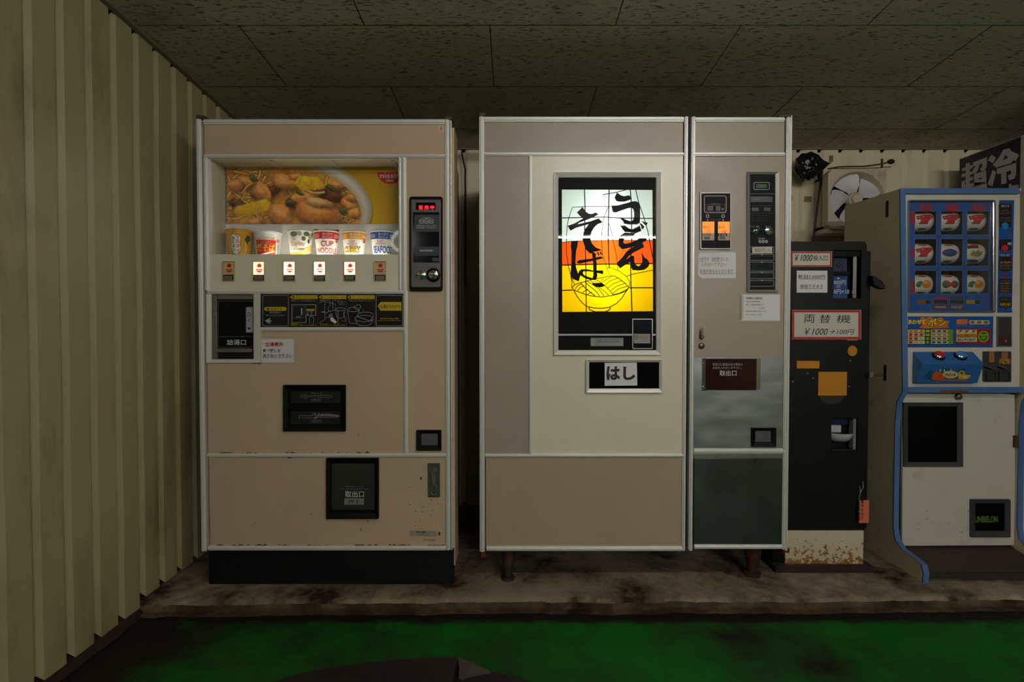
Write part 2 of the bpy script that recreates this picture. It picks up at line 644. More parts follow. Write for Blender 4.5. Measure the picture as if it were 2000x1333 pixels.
# ceiling: fissured mineral tiles laid in half bond
def tile_mat():
    m = mat('fissured_tile', (160, 155, 138), 0.9)
    nt = m.node_tree; N, L = nt.nodes, nt.links
    b = N['Principled BSDF']
    g = N.new('ShaderNodeNewGeometry')
    def nz(scale, st, det=2, rough=.5, dist=0):
        mp = N.new('ShaderNodeMapping'); mp.inputs['Scale'].default_value = st
        L.new(g.outputs['Position'], mp.inputs['Vector'])
        n = N.new('ShaderNodeTexNoise'); n.inputs['Scale'].default_value = scale
        n.inputs['Detail'].default_value = det; n.inputs['Roughness'].default_value = rough; n.inputs['Distortion'].default_value = dist
        L.new(mp.outputs['Vector'], n.inputs['Vector']); return n.outputs['Fac']
    pit = N.new('ShaderNodeValToRGB')
    pit.color_ramp.elements[0].position = 0.60; pit.color_ramp.elements[1].position = 0.68
    L.new(nz(96, (0.36, 1.3, 1), 2, .5, .3), pit.inputs['Fac'])
    st = N.new('ShaderNodeValToRGB')
    st.color_ramp.elements[0].position = 0.52; st.color_ramp.elements[1].position = 0.78
    st.color_ramp.elements[0].color = lin((204, 197, 178)); st.color_ramp.elements[1].color = lin((112, 102, 80))
    L.new(nz(1.6, (1, 1, 1), 8, .62, .5), st.inputs['Fac'])
    mx = N.new('ShaderNodeMix'); mx.data_type = 'RGBA'
    L.new(pit.outputs['Color'], mx.inputs['Factor'])
    L.new(st.outputs['Color'], mx.inputs['A']); mx.inputs['B'].default_value = lin((110, 102, 82))  # pits also coloured darker, standing in for the shade inside them
    L.new(mx.outputs['Result'], b.inputs['Base Color'])
    inv = N.new('ShaderNodeMath'); inv.operation = 'SUBTRACT'; inv.inputs[0].default_value = 1
    L.new(pit.outputs['Color'], inv.inputs[1])
    bp = N.new('ShaderNodeBump'); bp.inputs['Strength'].default_value = 1.0; bp.inputs['Distance'].default_value = .006
    L.new(inv.outputs[0], bp.inputs['Height']); L.new(bp.outputs['Normal'], b.inputs['Normal'])
    return m
TILE = tile_mat()
mb = MB()
mb.add([(x, y, ceil_z(y) + dz) for dz in (.012, .06) for x, y in ((WX - .1, WN - .1), (WR + .1, WN - .1), (WR + .1, WB + .1), (WX - .1, WB + .1))], [(0, 1, 2, 3), (7, 6, 5, 4), (0, 4, 5, 1), (1, 5, 6, 2), (2, 6, 7, 3), (3, 7, 4, 0)])
ceiling = struct('ceiling', mb, mat('ceiling_backing', (16, 15, 12), 0.9), origin=(0, 0, 2.2))
TD, TW = 0.4535, 0.91
row = -15
jt = .0017
CUT = mat('tile_cut_edge', (40, 36, 28), .9)
while True:
    ya = 2.111 + row * TD; yb = ya + TD
    if ya >= WB: break
    row += 1
    if yb <= WN: continue
    ya, yb = max(ya, WN), min(yb, WB)
    ph = -0.99 if (row - 1) % 2 == 0 else -0.535
    k = -2
    while ph + k * TW < WR:
        xa, xb = max(ph + k * TW, WX), min(ph + (k + 1) * TW, WR)
        k += 1
        if xb - xa < .02: continue
        t = MB()
        q = [(xa + jt, ya + jt), (xb - jt, ya + jt), (xb - jt, yb - jt), (xa + jt, yb - jt)]
        dz = random.uniform(-.0006, .0006)
        t.add([(x, y, ceil_z(y) + dz) for x, y in q] + [(x, y, ceil_z(y) + .0125) for x, y in q], [(3, 2, 1, 0)], TILE)
        t.add([(x, y, ceil_z(y) + dz) for x, y in q] + [(x, y, ceil_z(y) + .0125) for x, y in q], [(0, 1, 5, 4), (1, 2, 6, 5), (2, 3, 7, 6), (3, 0, 4, 7)], CUT)
        place('tile', t, TILE, ceiling)

# ------------------------------------------------------------------ the shop's lamps, behind the camera
def tube_lamp(cx, cy, length, strength, label, drop=0.0):
    z = ceil_z(cy) - drop
    r = thing('fluorescent_lamp', (cx, cy, z - .09), label, 'lamp', 'fluorescent lamps of the shop')
    if drop > .02:
        rods = MB()
        for s in (-1, 1):
            rods.box(cx + s * length * .35 - .008, cx + s * length * .35 + .008, cy - .008, cy + .008, z, ceil_z(cy) + .01)
        place_each('rod', rods, mat('lamp_white', (215, 215, 205), .5), r)
    place('lamp_body', MB().box(cx - length / 2, cx + length / 2, cy - .045, cy + .045, z - .045, z + .004), mat('lamp_white', (215, 215, 205), .5), r, bevel=.006)
    mb = MB()
    for s in (-1, 1):
        mb.box(cx + s * (length / 2 - .012) - .012, cx + s * (length / 2 - .012) + .012, cy - .016, cy + .016, z - .095, z - .04)
    place_each('socket', mb, mat('lamp_white'), r)
    m = mat('lit_tube_%g' % strength, (255, 255, 255), .4)
    b = m.node_tree.nodes['Principled BSDF']
    b.inputs['Emission Color'].default_value = LAMP_COL + (1,)
    b.inputs['Emission Strength'].default_value = strength
    place('tube', MB().tube([(cx - length / 2 + .025, cy, z - .072), (cx + length / 2 - .025, cy, z - .072)], .014, n=12), m, r, smooth=True)
tube_lamp(0.80, 0.45, 1.23, LAMP_NEAR, 'fluorescent lamp on the ceiling just above the viewpoint', .055)
tube_lamp(1.80, -3.50, 2.4, LAMP_FAR, 'long fluorescent lamp at the far end of the shop', .165)
# round lamp mirrored in the display window
rl = thing('ring_lamp', (-1.185, -1.72, 1.987), 'small round ring lamp on a bracket, mirrored in the display window', 'lamp')
mb = MB().lathe([(.0, .0), (.15, .0), (.155, .01), (.15, .03), (0, .03)], (-1.185, -1.75, 1.987), 'y', 32)
place('shade', mb, mat('lamp_white'), rl, smooth=True)
pts = [(-1.185 + .105 * math.cos(a), -1.70, 1.987 + .105 * math.sin(a)) for a in [2 * math.pi * i / 32 for i in range(33)]]
m = mat('ring_tube', (255, 255, 255), .4)
m.node_tree.nodes['Principled BSDF'].inputs['Emission Color'].default_value = (1, 1, .95, 1)
m.node_tree.nodes['Principled BSDF'].inputs['Emission Strength'].default_value = 6
place('ring_tube', MB().tube(pts, .016, n=8, cap=False), m, rl, smooth=True)
place('bracket', MB().box(WX + .005, -1.185, -1.735, -1.72, 1.97, 2.0), mat('lamp_white'), rl)
# ================================================================== cup noodle machine
YM = 2.25
PLAT = 0.04
cn = thing('cup_noodle_machine', (at(638, 900, YM)[0], YM + .3, PLAT), 'beige instant cup noodle vending machine with lit display of cups and food poster', 'vending machine')
F = fm(YM - .0006)
xl, xr = at(400, 650, YM)[0], at(876, 650, YM)[0]
zt, zb = at(638, 236, YM)[2], at(638, 1075, YM)[2]
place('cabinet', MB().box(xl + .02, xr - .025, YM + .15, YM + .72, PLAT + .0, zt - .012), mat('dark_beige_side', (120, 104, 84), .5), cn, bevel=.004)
mb = MB()
mb.box(xl, xl + .012, YM + .02, YM + .15, zb, zt); mb.box(xr + .010, xr + .022, YM + .02, YM + .15, zb - .07, zt - .02)
mb.box(xl, xr, YM + .02, YM + .15, zt - .012, zt - .002); mb.box(xl, xr, YM + .02, YM + .15, zb + .002, zb + .012)
place('door_shell', mb, BEIGE, cn)
place('kick_plate', MB().box(at(404, 1110, YM)[0], at(886, 1110, YM)[0], YM + .012, YM + .05, PLAT, zb + .001), PLINTH, cn, bevel=.003)

def panel(name, a, b, c, d, m=BEIGE, Y=YM, parent=None, ya=0.0, yb=.03, bevel=.0015):
    return place(name, MB().pbox(a, b, c, d, Y, ya, yb), m, parent, bevel=bevel)
def trims(parent, Y, lst, m=ALU):
    """extruded aluminium mouldings: a raised rib between two grooves"""
    for a, b, c, d in lst:
        mb = MB()
        mb.pbox(a, b, c, d, Y, -.006, .02)
        if (c - a) > (d - b):
            q = (d - b) * .28
            mb.pbox(a, b + q, c, d - q, Y, -.0105, -.004)
        else:
            q = (c - a) * .28
            mb.pbox(a + q, b, c - q, d, Y, -.0105, -.004)
        place('moulding', mb, m, parent, bevel=.0012)

panel('top_panel', 399, 243, 871, 303, parent=cn)
panel('side_panel', 794, 308, 871, 887, parent=cn)
mb = MB(); mb.pbox(510, 572, 790, 708, YM, 0, .03); mb.pbox(406, 708, 790, 887, YM, 0, .03)
place('middle_panel', mb, BEIGE, cn)
panel('lower_panel', 409, 892, 872, 1068, parent=cn)
bp = panel('button_panel', 408, 497, 781, 568, CREAM, parent=cn)
trims(cn, YM, [(399, 234, 871, 244), (400, 302, 871, 309), (389.5, 232, 399.5, 1076), (870, 233, 879, 1074), (880, 236, 883, 1074),
               (400, 309, 409, 568), (779, 309, 784.5, 568), (785.5, 309, 794, 568), (406, 567, 789, 574.5), (507, 639.5, 789, 647), (789, 568, 797, 887), (406, 885.5, 872, 893), (408, 1066, 871, 1075)])
# corner caps on top
mb = MB(); mb.pbox(386, 227, 402, 234, YM, -.012, .05); mb.pbox(870, 230, 884, 235, YM, -.012, .03)
place_each('corner_cap', mb, mat('aged_plastic', (70, 62, 50), .5), cn, bevel=.002)

# display window
L0, T0, R0, B0 = 409.0, 309.0, 779.0, 497.0
wx0, wx1 = at(L0, 400, YM)[0], at(R0, 400, YM)[0]
wz1, wz0 = at(600, T0, YM)[2], at(600, B0, YM)[2]
YB = YM + .128
dispm = mat('display_liner', (206, 202, 180), .45)
mb = MB()
mb.box(wx0 - .012, wx0, YM + .02, YB + .01, wz0 - .14, wz1 + .012)
mb.box(wx1, wx1 + .012, YM + .02, YB + .01, wz0 - .14, wz1 + .012)
mb.box(wx0, wx1, YM + .02, YB + .01, wz1, wz1 + .012)
disp = place('display_case', mb, dispm, cn)
mb = MB()
for q in (520, 640, 760):
    X = at(q, 320, YM)[0]
    mb.box(X, X + .012, YM + .03, YB, wz1 - .004, wz1)
place_each('ceiling_strip', mb, dispm, disp)
SHZ = wz0 - .012
place('shelf', MB().box(wx0, wx1, YM + .055, YB, SHZ - .006, SHZ), mat('shelf_white', (225, 225, 220), .3), disp)
place('backboard', MB().box(wx0, wx1, YB - .002, YB + .008, wz0 - .03, at(600, 437, YB)[2]), mat('backboard_white', (226, 226, 220), .4), disp)
place('window_pane', MB().rect(L0, T0, R0, B0, fm(YM + .008)), PANE, cn)
# lamp trough hidden behind the button panel, under the front of the shelf
tz = wz0 - .022
place('lamp_trough', MB().box(wx0, wx1, YM + .03, YM + .058, tz - .04, tz - .032), mat('lamp_white'), disp)
m = mat('display_tube', (255, 255, 255), .4)
m.node_tree.nodes['Principled BSDF'].inputs['Emission Color'].default_value = (1, .97, .86, 1)
m.node_tree.nodes['Principled BSDF'].inputs['Emission Strength'].default_value = 11
place('display_tube', MB().tube([(at(520, 500, YM)[0], YM + .043, tz), (at(745, 500, YM)[0], YM + .043, tz)], .009, n=10), m, disp, smooth=True)

# food poster: a printed photograph, painted point by point
def poster():
    a, b, c, d = 443.0, 326.0, 782.0, 438.0
    NX, NY = 420, 140
    gx, gy = np.meshgrid(np.linspace(a, c, NX), np.linspace(b, d, NY))
    X = (gx - 380) * 3.7037; Y = (gy - 210) * 3.7037      # tracing frame
    rs = np.random.RandomState(3)
    def fbm(s, seed, o=4):
        out = np.zeros(X.shape); amp = 1.0
        r = np.random.RandomState(seed)
        for k in range(o):
            g = r.rand(64, 64)
            u = (X / s * 2 ** k) % 63; v = (Y / s * 2 ** k) % 63
            i, j = u.astype(int), v.astype(int); fu, fv = u - i, v - j
            fu = fu * fu * (3 - 2 * fu); fv = fv * fv * (3 - 2 * fv)
            out += amp * ((g[j, i] * (1 - fu) + g[j, i + 1] * fu) * (1 - fv) + (g[j + 1, i] * (1 - fu) + g[j + 1, i + 1] * fu) * fv)
            amp *= .5
        return out / 1.9
    wx = (fbm(60, 11) - .5) * 34; wy = (fbm(60, 12) - .5) * 34
    img = np.zeros(X.shape + (3,))
    img[:] = (206, 160, 10)
    img *= (0.86 + .2 * (Y[..., None] - 430) / 420)
    def blend(mask, col):
        nonlocal img
        mask = np.clip(mask, 0, 1)[..., None]
        img = img * (1 - mask) + np.array(col, float) * mask
    def E(cx, cy, rx, ry, rot=0, soft=.06, warp=0.0):
        t = math.radians(rot)
        x = X + wx * warp - cx; y = Y + wy * warp - cy
        u = (x * math.cos(t) + y * math.sin(t)) / rx; v = (-x * math.sin(t) + y * math.cos(t)) / ry
        r = np.sqrt(u * u + v * v)
        return np.clip((1 + soft - r) / (2 * soft), 0, 1), u, v, r
    mk, *_ = E(640, 700, 655, 375, 8, .010); blend(mk * .9, (120, 88, 30))      # bowl shadow line
    mk, *_ = E(640, 690, 648, 372, 8, .012); blend(mk, (214, 206, 196))
    mk, u, v, r = E(640, 690, 648, 372, 8, .012); blend(mk * np.clip((r - .93) * 10, 0, .55), (150, 128, 96))
    mk, *_ = E(600, 735, 618, 350, 5, .035); blend(mk, (196, 168, 124))
    mk, *_ = E(590, 745, 606, 335, 4, .02); 
    broth = fbm(90, 5); base = np.stack([150 + 90 * broth, 92 + 76 * broth, 28 + 40 * broth], -1)
    img = img * (1 - mk[..., None]) + base * mk[..., None]
    inside = mk
    # noodles: swirling pale strands
    ph = (X * .050 + wx * .42 + (Y - 700) * .085 * np.sin(X * .006 + 1)) + wy * .22
    st = np.clip(np.sin(ph * 3.0) * 1.6 - .2, 0, 1)
    reg = np.clip(fbm(150, 21) * 2.6 - 1.0, 0, 1)
    blend(inside * st * reg * .62, (226, 184, 104))
    def lump(cx, cy, rx, ry, rot, col, hi, warp=1.0, dark=.5):
        mk, u, v, r = E(cx, cy, rx, ry, rot, .09, warp)
        mk = mk * inside
        s = E(cx + rx * .12, cy + ry * .22, rx * 1.1, ry * 1.12, rot, .2, warp)[0] * inside
        blend(s * .42, (70, 34, 10))
        shade = np.clip(1.0 - .30 * v - .12 * u - .24 * r * r + .34 * (fbm(34, int(cx) % 97, 5) - .5), .4, 1.25)
        colr = np.array(col, float) * shade[..., None]
        nonlocal img
        img = img * (1 - mk[..., None]) + colr * mk[..., None]
        h = E(cx - rx * .12, cy - ry * .35, rx * .5, ry * .30, rot, .6, warp)[0]
        blend(h * mk * .42, hi)
    def strand(x0, y0, ang, curl, n, w, c):
        nonlocal img
        d = np.full(X.shape, 1e9); x, y, a_ = x0, y0, ang
        for k in range(n):
            x2, y2 = x + 17 * math.cos(a_), y + 17 * math.sin(a_)
            dx, dy = x2 - x, y2 - y
            t = np.clip(((X - x) * dx + (Y - y) * dy) / (dx * dx + dy * dy), 0, 1)
            d = np.minimum(d, np.hypot(X - x - t * dx, Y - y - t * dy))
            x, y, a_ = x2, y2, a_ + curl + rs.uniform(-.12, .12)
        blend(np.clip((w * 1.7 - d) / 4, 0, 1) * inside * .45, (96, 50, 14))
        k = np.clip((w - d) / 3.0, 0, 1) * inside
        sh = (1.06 - .38 * np.clip(d / w, 0, 1) ** 2)[..., None]
        img = img * (1 - k[..., None]) + np.array(c, float) * sh * k[..., None]
    def strands(n, region):
        for _ in range(n):
            x = rs.uniform(region[0], region[1]); y = rs.uniform(region[2], region[3])
            strand(x, y, rs.uniform(-1.2, .6) + (math.pi if rs.rand() < .5 else 0), rs.uniform(-.26, .26), rs.randint(5, 12), rs.uniform(6, 10), (rs.uniform(214, 240), rs.uniform(164, 194), rs.uniform(74, 116)))
    strands(30, (240, 1190, 470, 840))
    strands(34, (980, 1200, 600, 840))
    strands(22, (240, 420, 480, 840))
    for cx, cy, rx, ry, rot in ((1000, 640, 80, 44, 20), (560, 600, 60, 36, -20), (720, 700, 66, 40, 30), (905, 615, 60, 30, 0), (300, 690, 70, 30, 10)):
        lump(cx, cy, rx, ry, rot, (110, 58, 24), (160, 100, 56), 1.4)
    for cx, cy, rx, ry, rot in ((655, 545, 96, 62, 20), (470, 610, 92, 66, 50), (800, 650, 105, 42, -10), (612, 775, 96, 80, 30), (380, 545, 60, 42, 0), (1120, 700, 70, 40, 30), (1150, 650, 52, 34, 0), (1165, 760, 60, 34, -20), (1050, 560, 60, 44, 0), (740, 500, 50, 26, 0), (300, 570, 60, 40, 0), (440, 830, 60, 26, 0)):
        lump(cx, cy, rx, ry, rot, (230, 146, 70), (255, 216, 160))
    lump(890, 770, 168, 96, 14, (232, 142, 62), (252, 206, 150), 1.0)
    lump(900, 690, 105, 40, 12, (236, 174, 104), (252, 220, 170), 1.0)
    def quad(pts, top, side):
        P = np.array(pts, float)
        c = P.mean(0)
        mk = np.ones(X.shape)
        xx, yy = X + wx * .18, Y + wy * .18
        for i in range(len(P)):
            p, q = P[i], P[(i + 1) % len(P)]
            dx, dy = q - p; l = math.hypot(dx, dy)
            dist = ((xx - p[0]) * dy - (yy - p[1]) * dx) / l
            if ((c[0] - p[0]) * dy - (c[1] - p[1]) * dx) < 0: dist = -dist
            mk = np.minimum(mk, np.clip(dist / 12 + .5, 0, 1))
        g = np.clip((yy - P[:, 1].min()) / (np.ptp(P[:, 1])), 0, 1)[..., None]
        colr = np.array(top, float) * (1 - g) + np.array(side, float) * g
        nonlocal img
        k = (mk * inside)[..., None]
        img = img * (1 - k) + colr * k * (.85 + .3 * fbm(40, 9)[..., None])
    strands(3, (300, 1150, 560, 840))
    quad([(285, 760), (300, 715), (515, 660), (550, 690), (530, 745), (330, 795)], (250, 208, 40), (214, 156, 16))
    quad([(715, 555), (760, 495), (890, 505), (945, 570), (900, 590), (790, 600)], (252, 214, 48), (226, 166, 20))
    for cx, cy in ((985, 590), (700, 690), (1075, 750), (430, 520), (760, 610)):
        lump(cx, cy, 34, 18, 30, (84, 100, 44), (130, 140, 80), 1.8)
    g_ = (inside * .9)[..., None]
    img = img * (1 - g_ + g_ * (.92 + .22 * fbm(18, 77, 3)[..., None])) * 1.02 + 6
    img = np.clip(img, 0, 255) / 255.0
    img = np.where(img <= .04045, img / 12.92, ((img + .055) / 1.055) ** 2.4)
    Yp = YB - .004
    vs = [at(x, y, Yp) for x, y in zip(gx.ravel(), gy.ravel())]
    x_lo = wx0 + .002; x_hi = wx1 - .001
    vs = [(min(max(p[0], x_lo), x_hi), p[1], p[2]) for p in vs]
    fs = [(j * NX + i, j * NX + i + 1, (j + 1) * NX + i + 1, (j + 1) * NX + i) for j in range(NY - 1) for i in range(NX - 1)]
    mb = MB().add(vs, fs)
    m = mat('poster_print', (200, 200, 200), .35)
    n = m.node_tree.nodes.new('ShaderNodeVertexColor'); n.layer_name = 'print'
    m.node_tree.links.new(n.outputs[0], m.node_tree.nodes['Principled BSDF'].inputs['Base Color'])
    o = place('food_poster', mb, m, cn, label='printed photo of a bowl of noodles with shrimp and egg')
    at_ = o.data.color_attributes.new('print', 'FLOAT_COLOR', 'POINT')
    rgba = np.ones((NX * NY, 4), np.float32); rgba[:, :3] = img.reshape(-1, 3)
    at_.data.foreach_set('color', rgba.ravel())
    return o
pst = poster()
Fp = fm(YB - .0052)
mb = MB()
mb.poly([(p[0], p[1]) for p in ell(762, 336.5, 25, 23, 24, 0, 180)], Fp, RPRINT)
Fq = fm(YB - .0058)
mb.text('nissin', 742.5, 338, 781, 348, Fq, WPRINT, .012)
mb.text('日清食品', 753.5, 351, 769, 355, Fq, WPRINT, .02)
place('poster_emblem', mb, RPRINT, pst)

# selector buttons
for i, cx in enumerate((447.5, 506.5, 566, 625, 684, 743)):
    em = (0.0, 3.2, 9.0, 10.0, 5.0, 0.0)[i]
    b = place('button', MB().frame(cx - 11.7, 511, cx + 11.7, 549, 1.3, YM, -.008, .01), GOLD, bp, bevel=.0006)
    mb = MB()
    mf = mat('button_face_%d' % i, (250, 240, 205) if em else (208, 186, 140), .3)
    if em:
        bs = mf.node_tree.nodes['Principled BSDF']
        bs.inputs['Emission Color'].default_value = (1, .90, .62, 1); bs.inputs['Emission Strength'].default_value = em * .28
    mb.pbox(cx - 10.4, 512.2, cx + 10.4, 537, YM, -.005, .01, mf)
    fb = fm(YM - .0056)
    red = mat('button_red', (205, 30, 26), .5)
    redL = mat('lit_button_red', (230, 70, 40), .5)
    if em and 'lit' not in redL:
        bs = redL.node_tree.nodes['Principled BSDF']
        bs.inputs['Emission Color'].default_value = lin((230, 70, 40)); bs.inputs['Emission Strength'].default_value = .45
    rm = redL if em else red
    mb.poly([(cx, 514.2), (cx + 5.6, 519), (cx + 3.8, 519), (cx + 3.8, 522.6), (cx - 3.8, 522.6), (cx - 3.8, 519), (cx - 5.6, 519)], fb, rm)
    mb.poly(ell(cx, 525.8, 6.4, 7, 16, 0, 180), fb, rm)
    mb.text('nissin', cx - 5.2, 526.8, cx + 5.2, 529.6, fm(YM - .0060), mf, .01)
    mb.text('カップ', cx - 5, 533.6, cx + 5, 535.6, fb, mat('button_brown', (120, 70, 40), .6), 0)
    mb.pbox(cx - 10.4, 537.4, cx + 10.4, 547.8, YM, -.003, .01, BLACK)
    mb.prism(rrect(cx - 8.4, 539, cx + 8.4, 546.8, 1.5), YM, -.009, .0, STEELD)
    # button print and lever stay one moulded insert
    place('button_insert', mb, mf, bp, label='lit cream button with red arrow' if em else 'unlit button with red arrow')

# hot water door
hw = place('hot_water_door', MB().frame(405, 574.5, 510, 709, (9, 1, 14, 7), YM, -.009, .03, None, -.004), ALU, cn, bevel=.0012)
mb = MB(); mb.pbox(414, 575.5, 496, 702, YM, .02, .03)
place('recess', mb, BLACK, hw)
mb = MB(); mb.pbox(415, 576, 424, 701, YM, -.002, .02); mb.pbox(424, 576, 496, 585, YM, .002, .02); mb.pbox(424, 681, 492, 689, YM, -.002, .02)
place_each('steel_strip', mb, STEELD, hw, bevel=.001)
mb = MB()
for y in (692.0, 696, 700): mb.pbox(424, y, 496, y + 2, YM, .006, .02)
place_each('grille_bar', mb, ALUD, hw)
place('dark_pane', MB().pbox(424, 585, 496, 681, YM, .004, .012), BLACKG, hw)
f1, f2 = fm(YM + .0032), fm(YM + .0026)
mb = MB()
mb.rim(426, 588, 495, 679, .5, f1, GPRINT)
mb.prism(rrect(480, 600, 493, 650, 1.2), YM, .001, .004, mat('grey_label', (165, 170, 170), .5))
f3 = fm(YM + .0004)
mb.rim(480.8, 600.8, 492.2, 649.2, .5, f3, KPRINT, 1)
mb.text('ひ', 483, 611, 490.5, 619, f3, KPRINT, .01); mb.text('く', 484, 622, 489.5, 630, f3, KPRINT, .01)
mb.poly([(483, 640), (490, 640), (490, 642), (487, 644.5), (484, 643)], f3, KPRINT)
mb.text('お湯は熱いのでやけどに注意して給湯してください', 429, 656.6, 492, 659.2, f1, GPRINT)
mb.text('給湯口', 443, 663.5, 480.5, 674.5, f1, WPRINT, .012)
place('door_lettering', mb, WPRINT, hw)
mb = MB()
for x, y in ((420.3, 603), (420.3, 614.5), (420.3, 666.5), (420.3, 678), (486.5, 684)):
    p = at(x, y, YM); mb.lathe([(.0028, -.005), (.0028, -.001)], (p[0], YM, p[2]), 'y', 8)
place_each('screw', mb, CHROME, hw)

# five instruction plates
PLATE = mat('plate_black', (24, 22, 22), .22)
WL = mat('white_line', (175, 175, 172), .6)
xs = (507.5, 565, 621, 677, 732.5, 788.5)
fI = fm(YM - .0056)
fJ = fm(YM - .0062)
for i in range(5):
    a, c = xs[i] + .5, xs[i + 1] - .5
    p = place('instruction_plate', MB().pbox(a, 575, c, 639.3, YM, -.005, .006), PLATE, cn, bevel=.0005)
    mb = MB()
    if i == 0:
        mb.rim(a + 5, 577, c - 1, 637.5, .7, fI, WL, 2.5)
        mb.poly(rrect(516, 600, 559.5, 607.5, 3.5), fI, YPRINT)
        mb.text('4', 519.5, 601.3, 526, 606.6, fJ, KPRINT, .02); mb.text('給湯ボタン', 528.5, 601.4, 556, 606.6, fJ, KPRINT)
        mb.text('所定の位置まで', 526, 609, 550, 612.4, fI, WL); mb.text('押しつづけてください。', 519.5, 614.5, 556.5, 618.2, fI, WL)
        mb.line([(528, 622.6), (518, 627.8)], 2.4, fI, WL); mb.line([(518, 626.8), (528, 632)], 2.4, fI, WL); mb.line([(519, 627.3), (530, 627.3)], 2.4, fJ, WL)
        mb.rim(531, 621, 545.5, 633, .5, fI, KPRINT)
    elif i in (1, 2, 3):
        mb.poly([(a + 1, 581.2), (a + 4.5, 577), (c - .5, 577), (c - .5, 584.5), (a + 4.5, 584.5)], fI, YPRINT)
        mb.text('321'[i - 1], a + (3.5 if i < 3 else 5), 578, a + (9.5 if i < 3 else 7.6), 583.6, fJ, KPRINT, .02)
        mb.text(('扉を閉じて給湯ボタンを押す', 'カップを給湯口に入れる', 'カップのフタをあける')[i - 1], a + 11, 578.8, c - 2, 582.9, fJ, KPRINT)
        if i == 1:
            mb.text('扉があいているとお湯は出ません。', a + 3, 586, c - 2.5, 589, fI, WL)
            for q in ((569.5, 595, 598, 631), (597, 595.2, 617, 617)): mb.rim(*q, .9, fI, WL)
            mb.rim(572, 597.5, 594, 622, .4, fI, GPRINT)
            mb.rect(588, 602, 590.5, 615.5, fI, WL); mb.text('給湯口', 578, 617.5, 589, 621.5, fI, WL)
            mb.rect(598.5, 604, 614.5, 607.4, fI, YPRINT); mb.text('所定の位置まで', 600, 608.5, 613, 611, fI, WL)
            mb.poly([(598.8, 614), (602, 611.8), (602, 616)], fI, WL)
            mb.line([(606, 632.5), (604.6, 626), (604.6, 621), (606.8, 619.5), (607, 614), (608.4, 612.6), (609.4, 614), (609.8, 619.4), (612.6, 621), (613, 626), (611.6, 632.5)], .7, fI, WL)
            mb.text('給湯時間は約2秒です', a + 3, 632, a + 17, 637, fI, YPRINT); mb.text('お湯が止まったら扉を開けます', a + 19, 634, c - 2, 637, fI, YPRINT)
        elif i == 2:
            mb.text('給湯口', a + 3, 586, a + 14, 589, fI, WL); mb.text('このレバーに', a + 28, 585.4, a + 46, 588.4, fI, WL); mb.text('押し当てて', a + 38, 589, a + 52, 592, fI, WL); mb.text('ください', a + 40, 593, a + 52, 596, fI, WL)
            mb.line([(a + 15, 587), (a + 23, 587), (a + 23, 598)], .7, fI, WL); mb.line([(a + 28, 588), (a + 29, 604)], .7, fI, WL)
            mb.line([(a + 1, 592), (a + 13, 590), (a + 13, 624), (a + 2, 631)], .6, fI, WL); mb.line([(a + 13, 590), (a + 34, 594), (a + 34, 604)], .5, fI, WL)
            mb.rect(a + 6, 609, a + 11, 610.4, fI, WL); mb.poly([(a + 13, 609.7), (a + 10, 608), (a + 10, 611.4)], fI, WL)
            mb.line(ell(a + 43, 604.5, 9.5, 3, 20), .7, fI, WL, closed=True); mb.line([(a + 34, 605), (a + 36, 620), (a + 42, 622)], .7, fI, WL); mb.line([(a + 52, 605), (a + 49.5, 620), (a + 42, 622)], .7, fI, WL)
            mb.line([(a + 14, 613), (a + 22, 608), (a + 30, 607), (a + 36, 604)], .7, fI, WL); mb.line([(a + 13, 621), (a + 22, 620), (a + 28, 613)], .7, fI, WL)
            mb.line([(a + 38.5, 606), (a + 38.8, 634)], .8, fI, WL)
            mb.line([(a + 20, 598), (a + 19, 606), (a + 24, 610)], 1.4, fI, GPRINT); mb.poly([(a + 20, 616), (a + 26, 612), (a + 29, 619), (a + 24, 624)], fI, GPRINT)
            mb.poly([(a + 24, 622), (a + 28, 620.5), (a + 36.5, 629), (a + 33, 632.5), (a + 24, 627)], fJ, mat('white_solid', (225, 222, 215), .6))
            mb.line([(a + 49, 610), (a + 54, 628), (a + 46, 627)], .7, fI, WL)
            mb.text('やけどに注意', a + 3, 632, a + 18, 637, fI, YPRINT); mb.text('カップは奥まで入れる', a + 20, 634, c - 3, 637, fI, YPRINT)
        else:
            mb.text('フタはしるし以上あけてください。', a + 3, 586, c - 4, 589.2, fI, WL)
            mb.line(ell(690.5, 605, 11.5, 4.2, 24), .7, fI, WL, closed=True)
            mb.line([(679, 605), (682, 630), (686, 632), (697, 632)], .7, fI, WL); mb.line([(702, 605), (700.6, 611)], .7, fI, WL)
            mb.line([(690, 600.8), (697, 596), (703, 596), (704.5, 599), (703, 603), (700.5, 606.5), (690, 600.8)], .7, fI, WL)
            mb.line(ell(711.5, 622.5, 17.8, 6.3, 28), .7, fI, WL, closed=True)
            mb.line([(693.7, 623), (698, 634), (704, 636.5), (718, 636.5), (724, 634), (729.3, 623)], .7, fI, WL)
            mb.line([(697, 618), (700, 612.5), (710, 610), (722, 610.5), (729, 614.5), (729, 618.5), (722, 627)], .7, fI, WL); mb.line([(697, 618.5), (722, 627), (729.4, 624.5)], .7, fI, WL)
            mb.line([(708, 603), (711, 609)], .4, fI, GPRINT)
    else:
        mb.rim(a + 1.5, 577, c - 1, 637.5, .8, fI, WL, 2.5)
        mb.poly([(738, 598.3), (743, 590.3), (784, 590.3), (784, 607.2), (743, 607.2)], fI, YPRINT)
        mb.text('お湯の入れかた', 742.5, 595, 782.5, 603, fJ, KPRINT, .012)
        mb.text('給湯口から先にお湯を', 742.5, 621, 779, 624, fI, YPRINT); mb.text('取り出すときやけどに注意してください', 738, 625.2, 784, 627.6, fI, YPRINT)
    place('plate_print', mb, WL, p)

